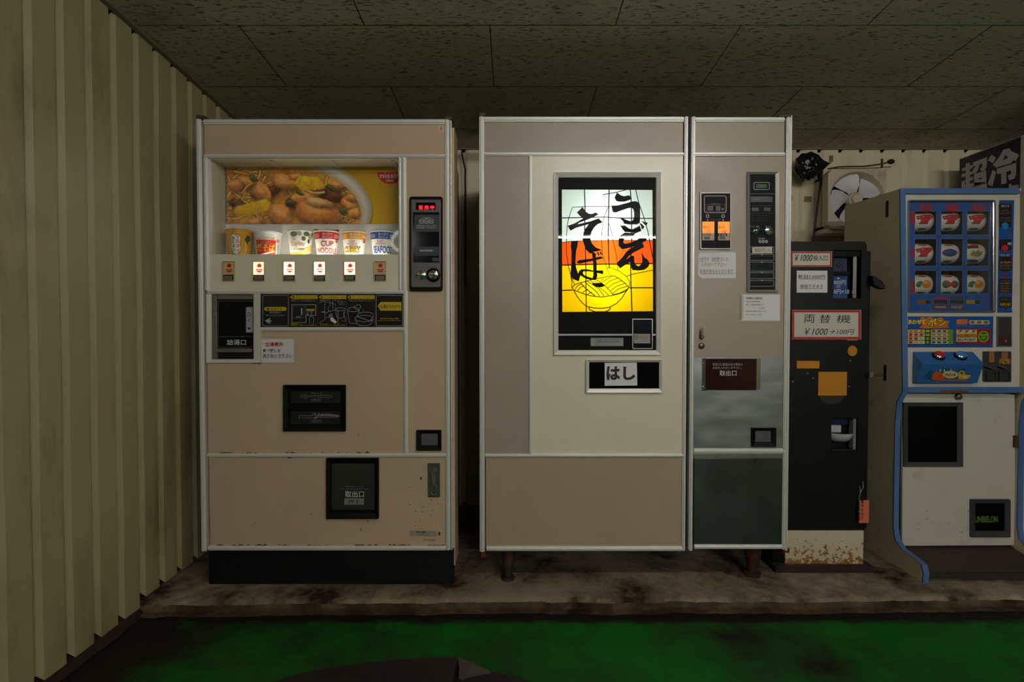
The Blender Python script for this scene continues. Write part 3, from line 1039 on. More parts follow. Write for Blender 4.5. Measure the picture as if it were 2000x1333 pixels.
# fork dispenser
fd = place('fork_dispenser', MB().frame(555, 752, 676, 842, (9, 9, 8, 10), YM, -.014, .02, None, -.008), BLACK, cn, bevel=.002)
mb = MB(); mb.pbox(562, 759, 670, 835, YM, -.001, .02); mb.pbox(563, 789, 669, 802, YM, -.009, .01)
place('divider', mb, BLACK, fd, bevel=.001)
WDULL = mat('dull_print', (128, 124, 124), .6)
for k, (y0, y1) in enumerate(((765, 788), (803, 829))):
    fl = place('flap', MB().pbox(568, y0, 665, y1, YM, -.0035, .004), mat('smoked_plastic', (30, 30, 34), .2), fd, bevel=.001)
    ff = fm(YM - .0042)
    mb = MB()
    if k == 0:
        mb.text('フォーク', 607, 766.5, 629, 771, ff, WDULL, .01)
        mb.line([(586, 771), (598, 771.5), (602, 774), (606, 773.5), (645, 772.6), (649, 774.5), (645, 777), (606, 775.6), (602, 775), (598, 778), (586, 778.5)], .7, ff, WDULL)
        for q in (771, 773.4, 775.8, 778.4): mb.line([(586, q), (599, q)], .6, ff, WDULL)
        mb.rim(608, 779.5, 628, 784.5, .5, ff, WDULL); mb.text('押す', 611, 780.3, 625, 783.8, ff, WDULL)
    else:
        mb.text('はし', 609, 806, 630, 811, ff, WDULL, .01)
        mb.line([(584, 812.6), (660, 812.6)], .8, ff, WDULL); mb.line([(584, 816.8), (660, 815.6)], .8, ff, WDULL); mb.line([(584, 812), (584, 819)], .8, ff, WDULL)
        mb.rim(608, 820.5, 628, 826, .5, ff, WDULL); mb.text('押す', 611, 821.3, 625, 825.2, ff, WDULL)
        mb.poly([(612, 818), (622, 809), (640, 808), (662, 811), (664, 815), (640, 814), (624, 814), (616, 819)], fm(YM - .0039), mat('frayed_film', (112, 102, 102), .8, var=.5, vscale=80))
    place('flap_print', mb, WDULL, fl)

# coin return cup
def coin_return(parent, a, b, c, d, t=(9, 7, 7, 10)):
    o = place('coin_return', MB().frame(a, b, c, d, t, YM, -.012, .02, None, -.006), BLACK, parent, bevel=.0018)
    place('return_flap', MB().pbox(a + t[0], b + t[1], c - t[2], d - t[3], YM, -.002, .004), mat('return_grey', (88, 90, 90), .35), o)
coin_return(cn, 814, 840, 862.5, 880)

# product outlet
ot = place('outlet', MB().frame(639, 894.5, 740.5, 1012.5, (8, 9, 8, 12), YM, -.015, .02, None, -.006), BLACK, cn, bevel=.002)
place('outlet_back', MB().pbox(646, 902, 734, 1002, YM, -.001, .01), BLACK, ot)
place('outlet_flap', MB().prism(rrect(648, 906, 732, 996, 3), YM, -.004, .006), mat('smoked_flap', (52, 51, 46), .22), ot, bevel=.001)
ff = fm(YM - .0047)
mb = MB()
mb.text('商品が出終ってから', 674, 949.5, 710, 952.6, ff, WDULL); mb.text('扉を押し上げて手前に引きお取り出しください。', 665, 954.2, 720, 957, ff, WDULL)
mb.text('取出口', 674, 959.5, 711, 972, ff, WPRINT, .01)
mb.rect(672.6, 974, 711, 986.4, ff, WDULL); mb.text('押す', 681, 976.3, 703, 984, fm(YM - .0052), KPRINT, .01)
place('flap_print', mb, WPRINT, ot)

# lock
lk = place('lock_plate', MB().pbox(836, 905, 859.5, 971.5, YM, -.005, .01), mat('aged_lock_steel', (112, 120, 112), .35, metal=.8, var=.25, vscale=40), cn, bevel=.001)
mb = MB()
mb.ring(ell(847.8, 921, 6.6, 8, 20), ell(847.8, 921, 5.2, 6.6, 20), YM, -.008, -.003)
mb.prism([(844, 928), (851.5, 928), (851, 948), (844.5, 948)], YM, -.014, -.004)
mb.ring(rrect(840.5, 945, 855, 967, 6), rrect(842.2, 947, 853.3, 965, 5), YM, -.008, -.003)
mb.prism(ell(847.8, 921, 3.4, 3.8, 14), YM, -.012, -.003)
place('lock_handle', mb, STEELD, lk, bevel=.0006)

# name plate, stickers
npz = place('nameplate', MB().pbox(801.5, 1037, 853, 1047.6, YM, -.0022, .005), mat('plate_silver', (166, 158, 140), .4, metal=.1), cn)
mb = MB()
fN = fm(YM - .0028)
mb.text('FUJI', 813.5, 1038.6, 831, 1042.4, fN, KPRINT, .03)
mb.text('FUJI ELECTRIC', 813.5, 1043.8, 840, 1046.2, fN, mat('grey_dark', (70, 70, 66), .6))
place('plate_print', mb, KPRINT, npz)
fN = fm(YM - .0008)
place('serial_number', MB().text('07-0606', 827, 1053.6, 850, 1057.6, fN, mat('brown_print', (84, 66, 48), .7)), mat('brown_print'), cn)
s8 = place('number_sticker', MB().pbox(856.5, 245.5, 867, 257, YM, -.001, .004), mat('sticker_cream', (214, 204, 178), .6), cn)
place('sticker_print', MB().text('8', 859.6, 247, 864, 255.4, fm(YM - .0016), RPRINT, .01), RPRINT, s8)

# coin unit
CU = YM - .012
cu = place('coin_unit', MB().prism(rrect(801, 385.5, 865, 569, 4), YM, -.014, .02), BLACK, cn, bevel=.002)
place('face_plate', MB().prism(rrect(804.5, 392, 861.5, 562, 2.5), YM, -.018, -.012), mat('coin_plate_grey', (112, 110, 108), .35, metal=.55), cu, bevel=.0008)
FC = YM - .018
mb = MB(); mb.pbox(814, 398, 852, 412, YM, -.020, -.016, BLACKG)
led = mat('red_led', (255, 20, 30), .5, emit=5.0)
for k, ch in enumerate('販売中'):
    mb.text(ch, 818 + k * 11, 401.5, 826 + k * 11, 409.5, fm(YM - .0206), led, .012)
place('led_display', mb, BLACKG, cu)
mb = MB(); mb.pbox(808, 416.5, 859, 514, YM, -.0195, -.015, mat('coin_window', (20, 22, 30), .1))
ff = fm(YM - .0202)
mb.rect(809.5, 420, 857, 453, ff, mat('coin_label', (62, 66, 72), .4))
mb.text('使用硬貨', 826, 424.5, 840, 427.5, fm(YM - .0206), WPRINT)
for q, s in ((823.5, '10'), (833, '50'), (842.5, '100')):
    mb.line(ell(q, 432.6, 4.2, 4.2, 16), .9, fm(YM - .0206), WPRINT, closed=True); mb.text(s, q - 2.4, 431, q + 2.4, 434.3, fm(YM - .0208), WPRINT)
mb.text('10円硬貨は30枚以上入れないでください。', 813.5, 439.5, 853, 442.4, fm(YM - .0206), WPRINT); mb.text('50円100円硬貨はくり返し使用できます', 813.5, 443.6, 853, 446.5, fm(YM - .0206), WPRINT)
mb.rect(810, 482, 857, 500, ff, mat('coin_chute', (58, 64, 76), .3)); mb.rect(820, 488, 846, 491.5, fm(YM - .0206), mat('pale_streak', (150, 154, 160), .4)); mb.rect(844, 504, 857, 511, ff, mat('coin_chute'))
place('coin_window', mb, BLACKG, cu)
mb = MB()
p = at(823, 537.5, FC); mb.lathe([(.018, 0), (.017, -.004), (.008, -.006), (.007, -.016), (0, -.017)], (p[0], FC, p[2]), 'y', 20)
mb.tube([at(811, 537, FC - .016), at(822, 539.5, FC - .018), at(836, 540, FC - .014)], .0028, n=8)
place('return_lever', mb, CHROME, cu, smooth=True)
mb = MB()
p = at(846.8, 537.5, FC); mb.lathe([(.027, 0), (.027, -.006), (.021, -.008), (.020, -.005)], (p[0], FC, p[2]), 'y', 24, BLACK)
mb.lathe([(.019, -.004), (.018, -.012), (.008, -.015), (0, -.015)], (p[0], FC, p[2]), 'y', 24, CHROME)
mb.box(p[0] - .014, p[0] + .014, FC - .0162, FC - .012, p[2] - .0016, p[2] + .0016, BLACK)
place('coin_slot', mb, CHROME, cu, smooth=True)
mb = MB(); mb.text('返却レバー', 807, 521, 817, 524, fm(YM - .0186), mat('brown_print')); mb.text('投入口', 840, 521, 851, 524, fm(YM - .0186), mat('brown_print'))
place('coin_lettering', mb, KPRINT, cu)

# chipped, rusty paint along the mouldings
def chips(spots, name='rust_chips', seed=1):
    rnd = random.Random(seed)
    mb = MB()
    for a, c, y, up, n, big in spots:
        for _ in range(n):
            x = rnd.uniform(a, c); w = rnd.uniform(1.5, 7) * big; h = rnd.uniform(1.2, 3.6) * big
            pts = []
            K = 7
            for q in range(K):
                t = q / (K - 1)
                pts.append((x - w + 2 * w * t, y - up * h * (math.sin(math.pi * t)) * rnd.uniform(.4, 1.1)))
            mb.poly(pts, F)
    return mb
spots = [(430, 500, 885.6, 1, 14, .8), (560, 572, 885.6, 1, 4, 1.2), (600, 690, 885.6, 1, 6, .6), (700, 720, 885.6, 1, 5, 1.1), (430, 480, 893, -1, 5, .6), (563, 572, 893, -1, 3, 1.1),
         (420, 520, 1066, 1, 22, .9), (540, 640, 1066, 1, 14, .7), (690, 800, 1066, 1, 24, .8), (830, 868, 1066, 1, 9, .8), (485, 512, 709.2, -1, 7, .8)]
mb = chips(spots)
rnd = random.Random(8)
for _ in range(46):
    x, y = rnd.gauss(838, 26), rnd.gauss(985, 42)
    if 780 < x < 869 and 900 < y < 1062 and not (834 < x < 861 and y < 974):
        mb.poly(ell(x, y, rnd.uniform(.4, 1.3), rnd.uniform(.4, 1.6), 6), F)
for x, y, rx, ry in ((704.5, 1035, .8, 3.5), (718, 1019, 1, 2.4), (640, 1015, 1.6, 1.2), (822, 935, 2, 3), (858, 1043, 2.2, 4), (700, 850, .5, 5), (499, 1021, .8, .8), (608, 1004, 1, 1.2)):
    mb.poly(ell(x, y, rx, ry, 8), F)
place('rust_chips', mb, RUST, cn, kind='stuff')

# paper note on the front
def note(name, a, b, c, d, Y, label, m=WHITEP, pts=None, cat='paper sign', group=None):
    mb = MB()
    mb.prism(pts or [(a, b), (c, b), (c, d), (a, d)], Y, -.0016, -.0002)
    return tag(place(name, mb, m), label, cat, group)
n1 = note('paper_note', 510.8, 663, 574, 708, YM, 'white printed note with red heading below the hot water door')
fN = fm(YM - .0022)
mb = MB()
mb.line(ell(514.5, 671, 2.1, 2.1, 12), .5, fN, GPRINT, closed=True)
mb.text('給湯専用', 517.5, 668.6, 552.5, 677.4, fN, RPRINT, .03)
mb.text('食べ残しを', 512.6, 681.6, 548, 688.6, fN, KPRINT, .02)
mb.text('流さないで下さい', 512.6, 691.6, 571, 698.6, fN, KPRINT, .02)
mb.rect(512.6, 698.8, 571, 699.4, fN, GPRINT)
place('note_lettering', mb, KPRINT, n1)

# ------------------------------------------------------------------ cups in the display
def cup(cx, top, r_top, r_bot, h, label, deco, body=(236, 234, 228), lidcol=(235, 233, 228), thick=False, Yc=YM + .09):
    X = at(cx, 470, Yc)[0]
    c = (X, Yc, SHZ)
    r = thing('noodle_cup', c, label, 'noodle cup', 'instant noodle cups in the display')
    pr = [(r_bot * .9, 0), (r_bot, .003), (r_top * .985, h * .93), (r_top, h * .945), (r_top * (1.06 if thick else 1.035), h * .955), (r_top * (1.06 if thick else 1.035), h * (.985 if not thick else 1.0)), (r_top * .98, h)]
    place('cup_body', MB().lathe(pr, c, 'z', 40), mat('cup_%d_%d_%d' % body, body, .4), r, smooth=True)
    lm = MB().lathe([(r_top * .98, h - .001), (r_top * .97, h + .0012), (0, h + .0015)], c, 'z', 40)
    place('lid', lm, mat('cup_%d_%d_%d' % lidcol, lidcol, .4), r, smooth=True)
    def wrap(lift):
        def f(u, v):              # u across -1..1 of the visible half, v 0 bottom .. 1 top
            a = u * math.pi / 2 + math.atan2(-c[0], c[1])
            rad = r_bot + (r_top - r_bot) * v / .95 + lift
            return (c[0] + rad * math.sin(a), c[1] - rad * math.cos(a), c[2] + v * h)
        return f
    mb = MB()
    deco(mb, wrap, r)
    place('cup_print', mb, WPRINT, r)
    return r, c, h, r_top
def col(k, c, e=0.0):
    return mat('ink_' + k, c, .45)
def T(mb, w, body, a, b, c, d, m, bold=.0, shear=0.0, vert=False):
    # v grows upward on the cup
    mb.text(body, a, -d, c, -b, lambda x, y: w(x, -y), m, bold, shear, vert)
def P(mb, w, pts, m):
    mb.poly2(pts, w, m, .12)
def band(mb, w, u0, v0, u1, v1, m):
    mb.rect(u0, v0, u1, v1, w, m, 24, 2)
HC = .114
def d1(mb, w, r):
    blob = [(-.46, .72), (-.34, .84), (-.16, .80), (-.02, .82), (.06, .70), (.02, .52), (.06, .34), (-.04, .20), (-.22, .16), (-.40, .22), (-.46, .40), (-.42, .56)]
    P(mb, w(.0005), [(u, v) for u, v in blob], col('white', (236, 236, 232)))
    mb.line(blob, .03, w(.0007), col('olive', (120, 110, 30)), closed=True)
    T(mb, w(.0009), 'マルタイ', -.18, .20, .02, .82, col('orange_brown', (206, 84, 16)), .03, vert=True)
    T(mb, w(.0009), 'ラーメン', -.42, .24, -.23, .74, col('olive_dark', (92, 84, 18)), .03, vert=True)
    P(mb, w(.0006), [(.24, .66), (.36, .82), (.52, .78), (.60, .66), (.46, .60), (.40, .50)], col('moss', (52, 72, 30)))
    P(mb, w(.0006), [(.28, .58), (.36, .50), (.40, .32), (.30, .18), (.26, .36)], col('pale_yellow', (240, 214, 120)))
    for q, k in ((-.4, 'leaf'), (-.2, 'ochre'), (0, 'leaf'), (.2, 'ochre'), (.4, 'ochre')):
        P(mb, w(.0006), ell(q, .10, .12, .07, 10), col(k, {'leaf': (70, 96, 30), 'ochre': (200, 120, 30)}[k]))
c1 = cup(468, 447, .0535, .041, HC + .003, 'yellow noodle cup with white label and vertical lettering, leftmost in the display', d1, (228, 168, 16), (70, 54, 30))
mb = MB()
x, y, z = c1[1]
mb.add([(x - .055, y - .01, z + HC + .003), (x - .02, y - .045, z + HC + .004), (x + .045, y - .02, z + HC + .004), (x + .02, y + .03, z + HC + .006), (x - .03, y + .03, z + HC + .014), (x - .045, y + .005, z + HC + .012)], [(0, 1, 2, 3, 4, 5)], mat('ink_lid_dark', (64, 50, 28), .4))
mb.add([(x - .028, y - .038, z + HC + .007), (x + .004, y - .036, z + HC + .007), (x - .012, y - .02, z + HC + .011)], [(0, 1, 2)], YPRINT)
place('lid_flap', mb, mat('ink_lid_dark'), c1[0])
def d2(mb, w, r):
    band(mb, w(.0005), -.60, .07, .42, .72, col('vermilion', (206, 52, 22)))
    band(mb, w(.0006), -.60, .68, .42, .76, col('cream', (236, 214, 190)))
    T(mb, w(.0009), 'ソース', -.52, .69, .34, .745, RPRINT)
    T(mb, w(.0009), 'なつかし', -.30, .53, .22, .64, col('pink', (226, 120, 150)), .01)
    T(mb, w(.0009), '焼そば', -.58, .26, .36, .54, col('sun_yellow', (246, 206, 20)), .012, .15)
    P(mb, w(.0007), [(-.5, .14), (.36, .30), (.36, .26), (-.46, .08)], col('white', (236, 236, 232)))
    P(mb, w(.0008), ell(.22, .13, .12, .05, 10), col('ochre', (200, 120, 30)))
    for k in range(9):
        mb.rect(.50 + k * .02, .12, .508 + k * .02, .56, w(.0006), GPRINT)
    band(mb, w(.0005), .46, .60, .66, .72, col('pinkish', (220, 130, 120)))
cup(522.5, 450, .0545, .044, .110, 'white lidded noodle cup with red and yellow label and a barcode', d2, (236, 236, 232), (236, 236, 234), thick=True)
def d3(mb, w, r):
    band(mb, w(.0004), -.95, .0, .95, .22, col('broth', (226, 168, 60)))
    P(mb, w(.0005), [(-.6, .22), (-.2, .30), (.3, .14), (.75, .34), (.7, .52), (.2, .36)], col('noodle', (232, 196, 120)))
    for u, v, ru, rv, k in ((-.36, .84, .2, .09, 'grey_green'), (-.06, .86, .12, .08, 'stone'), (.30, .86, .16, .08, 'leaf2'), (.16, .70, .12, .08, 'leaf2'), (.56, .78, .16, .10, 'stone'), (.46, .62, .08, .08, 'dark_leaf'), (.7, .86, .1, .1, 'grey_green')):
        P(mb, w(.0005), ell(u, v, ru, rv, 10), col(k, {'grey_green': (126, 132, 104), 'stone': (176, 168, 140), 'leaf2': (84, 110, 62), 'dark_leaf': (52, 66, 52)}[k]))
    T(mb, w(.0009), 'CupStar', -.58, .40, .28, .60, col('gold_ink', (176, 132, 52)), .0)
    T(mb, w(.0009), '旨', -.46, .64, -.26, .74, col('gold_ink', (176, 132, 52)), .0)
    T(mb, w(.0009), 'しょうゆ味', -.56, .31, .22, .37, col('navy', (40, 60, 110)), .02)
cup(587, 448, .0505, .037, HC + .002, 'white and gold noodle cup with green garnish print, third from the left', d3)
def deco_std(main, name, namecol, sub=None):
    def d(mb, w, r):
        m = col(*main)
        band(mb, w(.0005), -.98, .70, .98, .95, m)
        for k in range(3):
            for s in (-1, 1):
                band(mb, w(.0008), s * .62 - .2, .76 + k * .045, s * .62 + .2, .775 + k * .045, col('pale', (240, 226, 214)))
        band(mb, w(.0007), -.34, .70, .40, .93, m)
        T(mb, w(.0010), 'あっさり', -.22, .83, .30, .90, col('white', (236, 236, 232)), .01)
        T(mb, w(.0010), 'おいしい', -.22, .73, .30, .80, col('white', (236, 236, 232)), .01)
        name(mb, w)
        P(mb, w(.0010), ell(.66, .66, .12, .07, 14), RPRINT)
        T(mb, w(.0012), 'nissin', .57, .65, .75, .69, col('white', (236, 236, 232)))
    return d
def n4(mb, w):
    k = col('coral', (190, 50, 52))
    for s, y0, y1, a, b in (('CUP', .44, .63, -.34, .40), ('NOODLE', .20, .39, -.62, .68)):
        T(mb, w(.0008), s, a, y0, b, y1, k, .02)
    band(mb, w(.0006), -.7, .10, .7, .13, k)
    band(mb, w(.0006), -.7, .03, .7, .05, k)
c4 = cup(638, 448, .0485, .036, HC, 'red and white noodle cup with its lid flaps peeled up', deco_std(('cup_red', (204, 40, 40)), n4, None))
x, y, z = c4[1]
mb = MB()
for sx, q in ((-1, .012), (1, .009)):
    mb.add([(x + sx * .050, y - .005, z + HC), (x + sx * .030, y - .034, z + HC), (x + sx * .020, y - .03, z + HC + .004), (x + sx * .040, y + .0, z + HC + q), (x + sx * .052, y + .004, z + HC + q)], [(0, 1, 2, 3, 4)], mat('ink_lid_red', (150, 30, 30), .4))
mb.add([(x - .012, y - .03, z + HC + .003), (x + .02, y - .03, z + HC + .003), (x + .01, y - .01, z + HC + .011), (x - .006, y - .008, z + HC + .009)], [(0, 1, 2, 3)], mat('ink_lid_tan', (206, 160, 96), .4))
place('lid_flap', mb, mat('ink_lid_red'), c4[0])
def n5(mb, w):
    T(mb, w(.0009), 'CUP', -.30, .58, .04, .66, RPRINT, .01); T(mb, w(.0009), 'NOODLE', -.42, .50, .16, .57, RPRINT, .01)
    T(mb, w(.0008), 'CURRY', -.72, .20, .42, .46, col('umber', (70, 44, 16)), .07)
    T(mb, w(.0011), 'CURRY', -.70, .21, .40, .45, col('curry', (240, 190, 30)), .01)
    T(mb, w(.0009), 'カレー味のカップ麺', -.60, .10, .50, .16, col('navy', (40, 60, 110)), .01)
cup(692, 449, .0480, .036, HC - .002, 'white noodle cup with an orange band and yellow curry lettering', deco_std(('cup_orange', (232, 160, 34)), n5, None), (236, 234, 228), (232, 170, 50))
def n6(mb, w):
    T(mb, w(.0009), 'CUP', -.30, .58, .04, .66, RPRINT, .01); T(mb, w(.0009), 'NOODLE', -.42, .51, .16, .57, RPRINT, .01)
    T(mb, w(.0009), 'SEAFOOD', -.64, .20, .70, .46, col('sea', (40, 90, 170)), .03)
    T(mb, w(.0009), 'シーフード', -.56, .10, .50, .15, col('sea', (40, 90, 170)), .01)
cup(747, 449, .0480, .036, HC - .001, 'white noodle cup with a blue band, rightmost in the display', deco_std(('cup_blue', (40, 84, 160)), n6, None), (236, 234, 228), (60, 96, 160))
# ================================================================== noodle machine (udon and soba)
ud = thing('noodle_machine', (at(1240, 900, YM)[0], YM + .3, PLAT), 'wide beige and cream hot noodle vending machine with backlit stained-glass style noodle picture', 'vending machine')
ux0, ux1 = at(940, 650, YM)[0], at(1538, 650, YM)[0]
umid = at(1343, 650, YM)[0]
uzt, uzb = at(1200, 232, YM)[2], at(1200, 1075, YM)[2]
mb = MB(); mb.box(ux0 + .02, umid - .004, YM + .12, YM + .72, uzb - .01, uzt - .012); mb.box(umid + .004, ux1 - .02, YM + .12, YM + .72, uzb - .01, uzt - .012)
place_each('cabinet', mb, mat('dark_beige_side'), ud, bevel=.004)
mb = MB()
for a, b in ((ux0 + .004, umid - .008), (umid + .008, ux1 - .002)):
    mb.box(a, a + .012, YM + .02, YM + .12, uzb, uzt); mb.box(b - .012, b, YM + .02, YM + .12, uzb, uzt)
    mb.box(a, b, YM + .02, YM + .12, uzt - .012, uzt - .002); mb.box(a, b, YM + .02, YM + .12, uzb + .002, uzb + .012)
place('door_shell', mb, BEIGE, ud)
place('door_gap', MB().box(umid - .008, umid + .008, YM + .025, YM + .13, uzb, uzt), BLACK, ud)
GREIGE = mat('greige_laminate', (166, 154, 139), 0.36, var=0.05, vscale=3, rvar=0.08)
panel('top_panel', 946, 238, 1334, 299, GREIGE, parent=ud)
panel('side_panel', 947, 304, 1034, 888, GREIGE, parent=ud)
panel('lower_panel', 949, 892, 1334, 1068, mat('beige_laminate_low', (178, 158, 137), .42, var=.05, vscale=3), parent=ud)
# cream service door around the sign opening
SX0, SY0, SX1, SY1 = 1085.0, 340.0, 1287.0, 690.0
mb = MB(); mb.frame(1038, 304, 1334, 888, (SX0 - 1038, SY0 - 304, 1334 - SX1, 888 - SY1), YM, 0, .012)
place('cream_door', mb, CREAM, ud)
rc = place('right_panel', MB().pbox(1354, 304, 1532, 700, YM, 0, .03), GREIGE, ud, bevel=.0015)
panel('right_top_panel', 1354, 238, 1532, 300, GREIGE, parent=ud)
sp = panel('steel_panel', 1354, 699, 1532, 876, STEEL, parent=ud)
panel('lower_steel_panel', 1355, 896, 1531, 1067, mat('oily_steel', (104, 110, 106), .30, metal=1.0, rvar=.05, var=.2, vscale=6), parent=ud)
panel('steel_strip', 1354, 887, 1532, 896, mat('worn_steel', (150, 150, 140), .4, metal=.9, var=.2, vscale=20), parent=ud)
trims(ud, YM, [(945, 229, 1335, 239), (945, 298.5, 1335, 305), (1033, 305, 1038.6, 887), (947, 886.5, 1335, 893), (950, 1067, 1335, 1076), (936.5, 228, 946.5, 1077), (1333.5, 229, 1340.5, 1075), (1347, 229, 1354.5, 1075),
               (1354, 230, 1531, 239), (1354, 298.5, 1532, 305.5), (1354, 876, 1531, 886), (1355, 1064, 1531, 1072), (1530.5, 229, 1536, 1073), (1536.5, 227, 1541.5, 1075)])
mb = MB(); mb.pbox(936, 222, 948, 229, YM, -.012, .06); mb.pbox(1518, 226, 1543, 230, YM, -.012, .05)
place_each('corner_cap', mb, mat('aged_plastic'), ud, bevel=.002)

# legs and the rusty hinge under the doors
for px, y0, w, dy in ((992, 1076, .028, .02), (1478, 1072, .034, .06)):
    X = at(px, 1100, YM + dy)[0]
    lg = place('leg', MB().lathe([(w, uzb - PLAT + .01), (w, .10), (w * .62, .03), (w * .6, .014), (w * .95, .012), (w * .95, 0)], (X, YM + dy + .04, PLAT), 'z', 20), mat('rusty_black', (34, 30, 27), .6, dirt=(88, 48, 20), dscale=18, damt=.45), ud, smooth=True)
for px, dy in ((1010, .62), (1480, .62)):
    X = at(px, 1100, YM)[0]
    place('leg', MB().lathe([(.028, uzb - PLAT + .01), (.028, .10), (.018, .03), (.027, .012), (.027, 0)], (X, YM + dy, PLAT), 'z', 14), mat('rusty_black'), ud, smooth=True)
mb = MB()
mb.pbox(940, 1077, 949, 1089, YM, -.002, .03, RUST); mb.tube([at(946, 1088, YM + .004), at(962, 1081, YM + .05)], .004, RUST)
mb.pbox(1529, 1072, 1541, 1080, YM, -.004, .03, RUST)
place_each('door_hinge', mb, RUST, ud)
place('under_sheet', MB().box(ux0 + .06, ux1 - .04, YM + .40, YM + .42, PLAT + .001, uzb - .005), DARKIN, ud)  # dark upright sheet across the space under the machine

# backlit sign
sg = place('sign_frame', MB().frame(1081.5, 337, 1290.5, 693.5, (9, 10, 9, 9), YM, -.012, .03, None, -.003), ALU, ud, bevel=.0015)
GY = YM + .012
mb = MB()
bx0, bx1 = at(1096, 500, GY)[0], at(1276, 500, GY)[0]
bz1, bz0 = at(1180, 369, GY)[2], at(1180, 612, GY)[2]
by1 = YM + .115
wm = mat('light_box_white', (225, 225, 215), .7)
mb.box(bx0 - .012, bx0 - .002, GY + .004, by1, bz0 - .01, bz1 + .01); mb.box(bx1 + .002, bx1 + .012, GY + .004, by1, bz0 - .01, bz1 + .01)
mb.box(bx0 - .012, bx1 + .012, GY + .004, by1, bz1 + .002, bz1 + .012); mb.box(bx0 - .012, bx1 + .012, GY + .004, by1, bz0 - .012, bz0 - .002)
mb.box(bx0 - .012, bx1 + .012, by1, by1 + .004, bz0 - .012, bz1 + .012)
place('light_box', mb, wm, sg)
m = mat('sign_tube', (255, 255, 255), .4)
m.node_tree.nodes['Principled BSDF'].inputs['Emission Color'].default_value = (1, .985, .94, 1)
m.node_tree.nodes['Principled BSDF'].inputs['Emission Strength'].default_value = 20
X = at(1180, 500, GY + .06)[0]
place('sign_tube', MB().tube([(X, GY + .058, at(1180, 585, GY)[2]), (X, GY + .058, at(1180, 388, GY)[2])], .0085, n=10), m, sg, smooth=True)
def A(x, y): return (1080 + x / 9.524, 360 + y / 9.524)
def AL(l): return [A(*p) for p in l]
def B(l): return [A(x, y + 1143) for x, y in l]
GW = translucent_mat('milk_glass', (214, 234, 236)); GO = translucent_mat('orange_glass', (255, 92, 20)); GYW = translucent_mat('yellow_glass', (255, 214, 0)); GCR = translucent_mat('pale_yellow_glass', (250, 222, 60))
fg = fm(GY)
top = [A(165, 100), A(1850, 108)]
w_or = [A(165, 1085), A(340, 1060), A(1030, 1045), A(1240, 1045), A(1862, 1050)]
o_ye = [A(170, 1508), A(430, 1500), A(970, 1490), A(1200, 1490), A(1880, 1476)]
bot = [A(175, 2378), A(1862, 2362)]
place('white_glass', MB().poly(top + w_or[::-1], fg), GW, sg)
place('white_glass', MB().poly(AL([(1455, 92), (1508, 50), (1526, 92)]), fm(GY - .0005)), GW, sg)
place('orange_glass', MB().poly(w_or + o_ye[::-1], fg), GO, sg)
place('yellow_glass', MB().poly(o_ye + bot[::-1], fg), GYW, sg)
# black surround: four strips around the glass, then the lead lines and brush lettering
INK = mat('sign_black', (10, 8, 8), .6, spec=.1)
mb = MB()
fk = fm(GY - .0012)
o = [(1088, 344), (1284, 344), (1284, 688), (1088, 688)]
i_ = [A(165, 100), A(1850, 108), A(1862, 2362), A(175, 2378)]
ow = [fk(*p) for p in o]; iw = [fk(*p) for p in i_]
mb.add(ow + iw, [(0, 1, 5, 4), (1, 2, 6, 5), (2, 3, 7, 6), (3, 0, 4, 7)])
place('sign_surround', mb, INK, sg)
mb = MB(); f_ = fm(GY - .0016)
lw = 1.5
for l, w in (([(585, 100), (598, 420), (590, 830), (600, 1060), (610, 1500), (620, 2375)], 1.6), ([(1045, 100), (1035, 600), (1028, 1045), (1045, 1500), (1050, 1555)], 1.7), ([(1440, 105), (1460, 420), (1465, 1050), (1450, 1300), (1445, 1600), (1450, 1830), (1470, 2365)], 1.7),
             ([(170, 628), (560, 622), (940, 612), (1240, 630), (1852, 636)], 1.5), ([(165, 1085), (340, 1062), (1030, 1045), (1240, 1045), (1862, 1050)], 1.0), ([(170, 1508), (430, 1500), (970, 1490), (1200, 1490), (1890, 1476)], 1.9), ([(175, 1980), (370, 1970)], 1.8), ([(1420, 1930), (1862, 1928)], 1.8),
             ([(590, 418), (360, 430), (290, 640), (262, 790), (250, 1050), (252, 1300), (290, 1540), (330, 1690), (370, 1800), (400, 1860)], 1.1), ([(600, 412), (960, 415), (1085, 415)], .9), ([(930, 195), (1190, 150), (1445, 80)], 1.3), ([(930, 195), (985, 450), (1020, 610)], .6),
             ([(1030, 420), (950, 610), (912, 870), (905, 1050), (920, 1300), (985, 1500), (1050, 1690)], 1.0), ([(1035, 720), (1080, 850), (1130, 1100), (1180, 1330), (1210, 1610)], 1.0), ([(1530, 60), (1590, 330), (1700, 640), (1770, 900), (1800, 1080), (1850, 1333), (1900, 1570), (1905, 1590)], 1.3), ([(1905, 1590), (1480, 1675), (1370, 1715)], 1.1)):
    mb.line(AL(l), w * 1.25, f_)
place('lead_line', mb, INK, sg)
mb = MB()
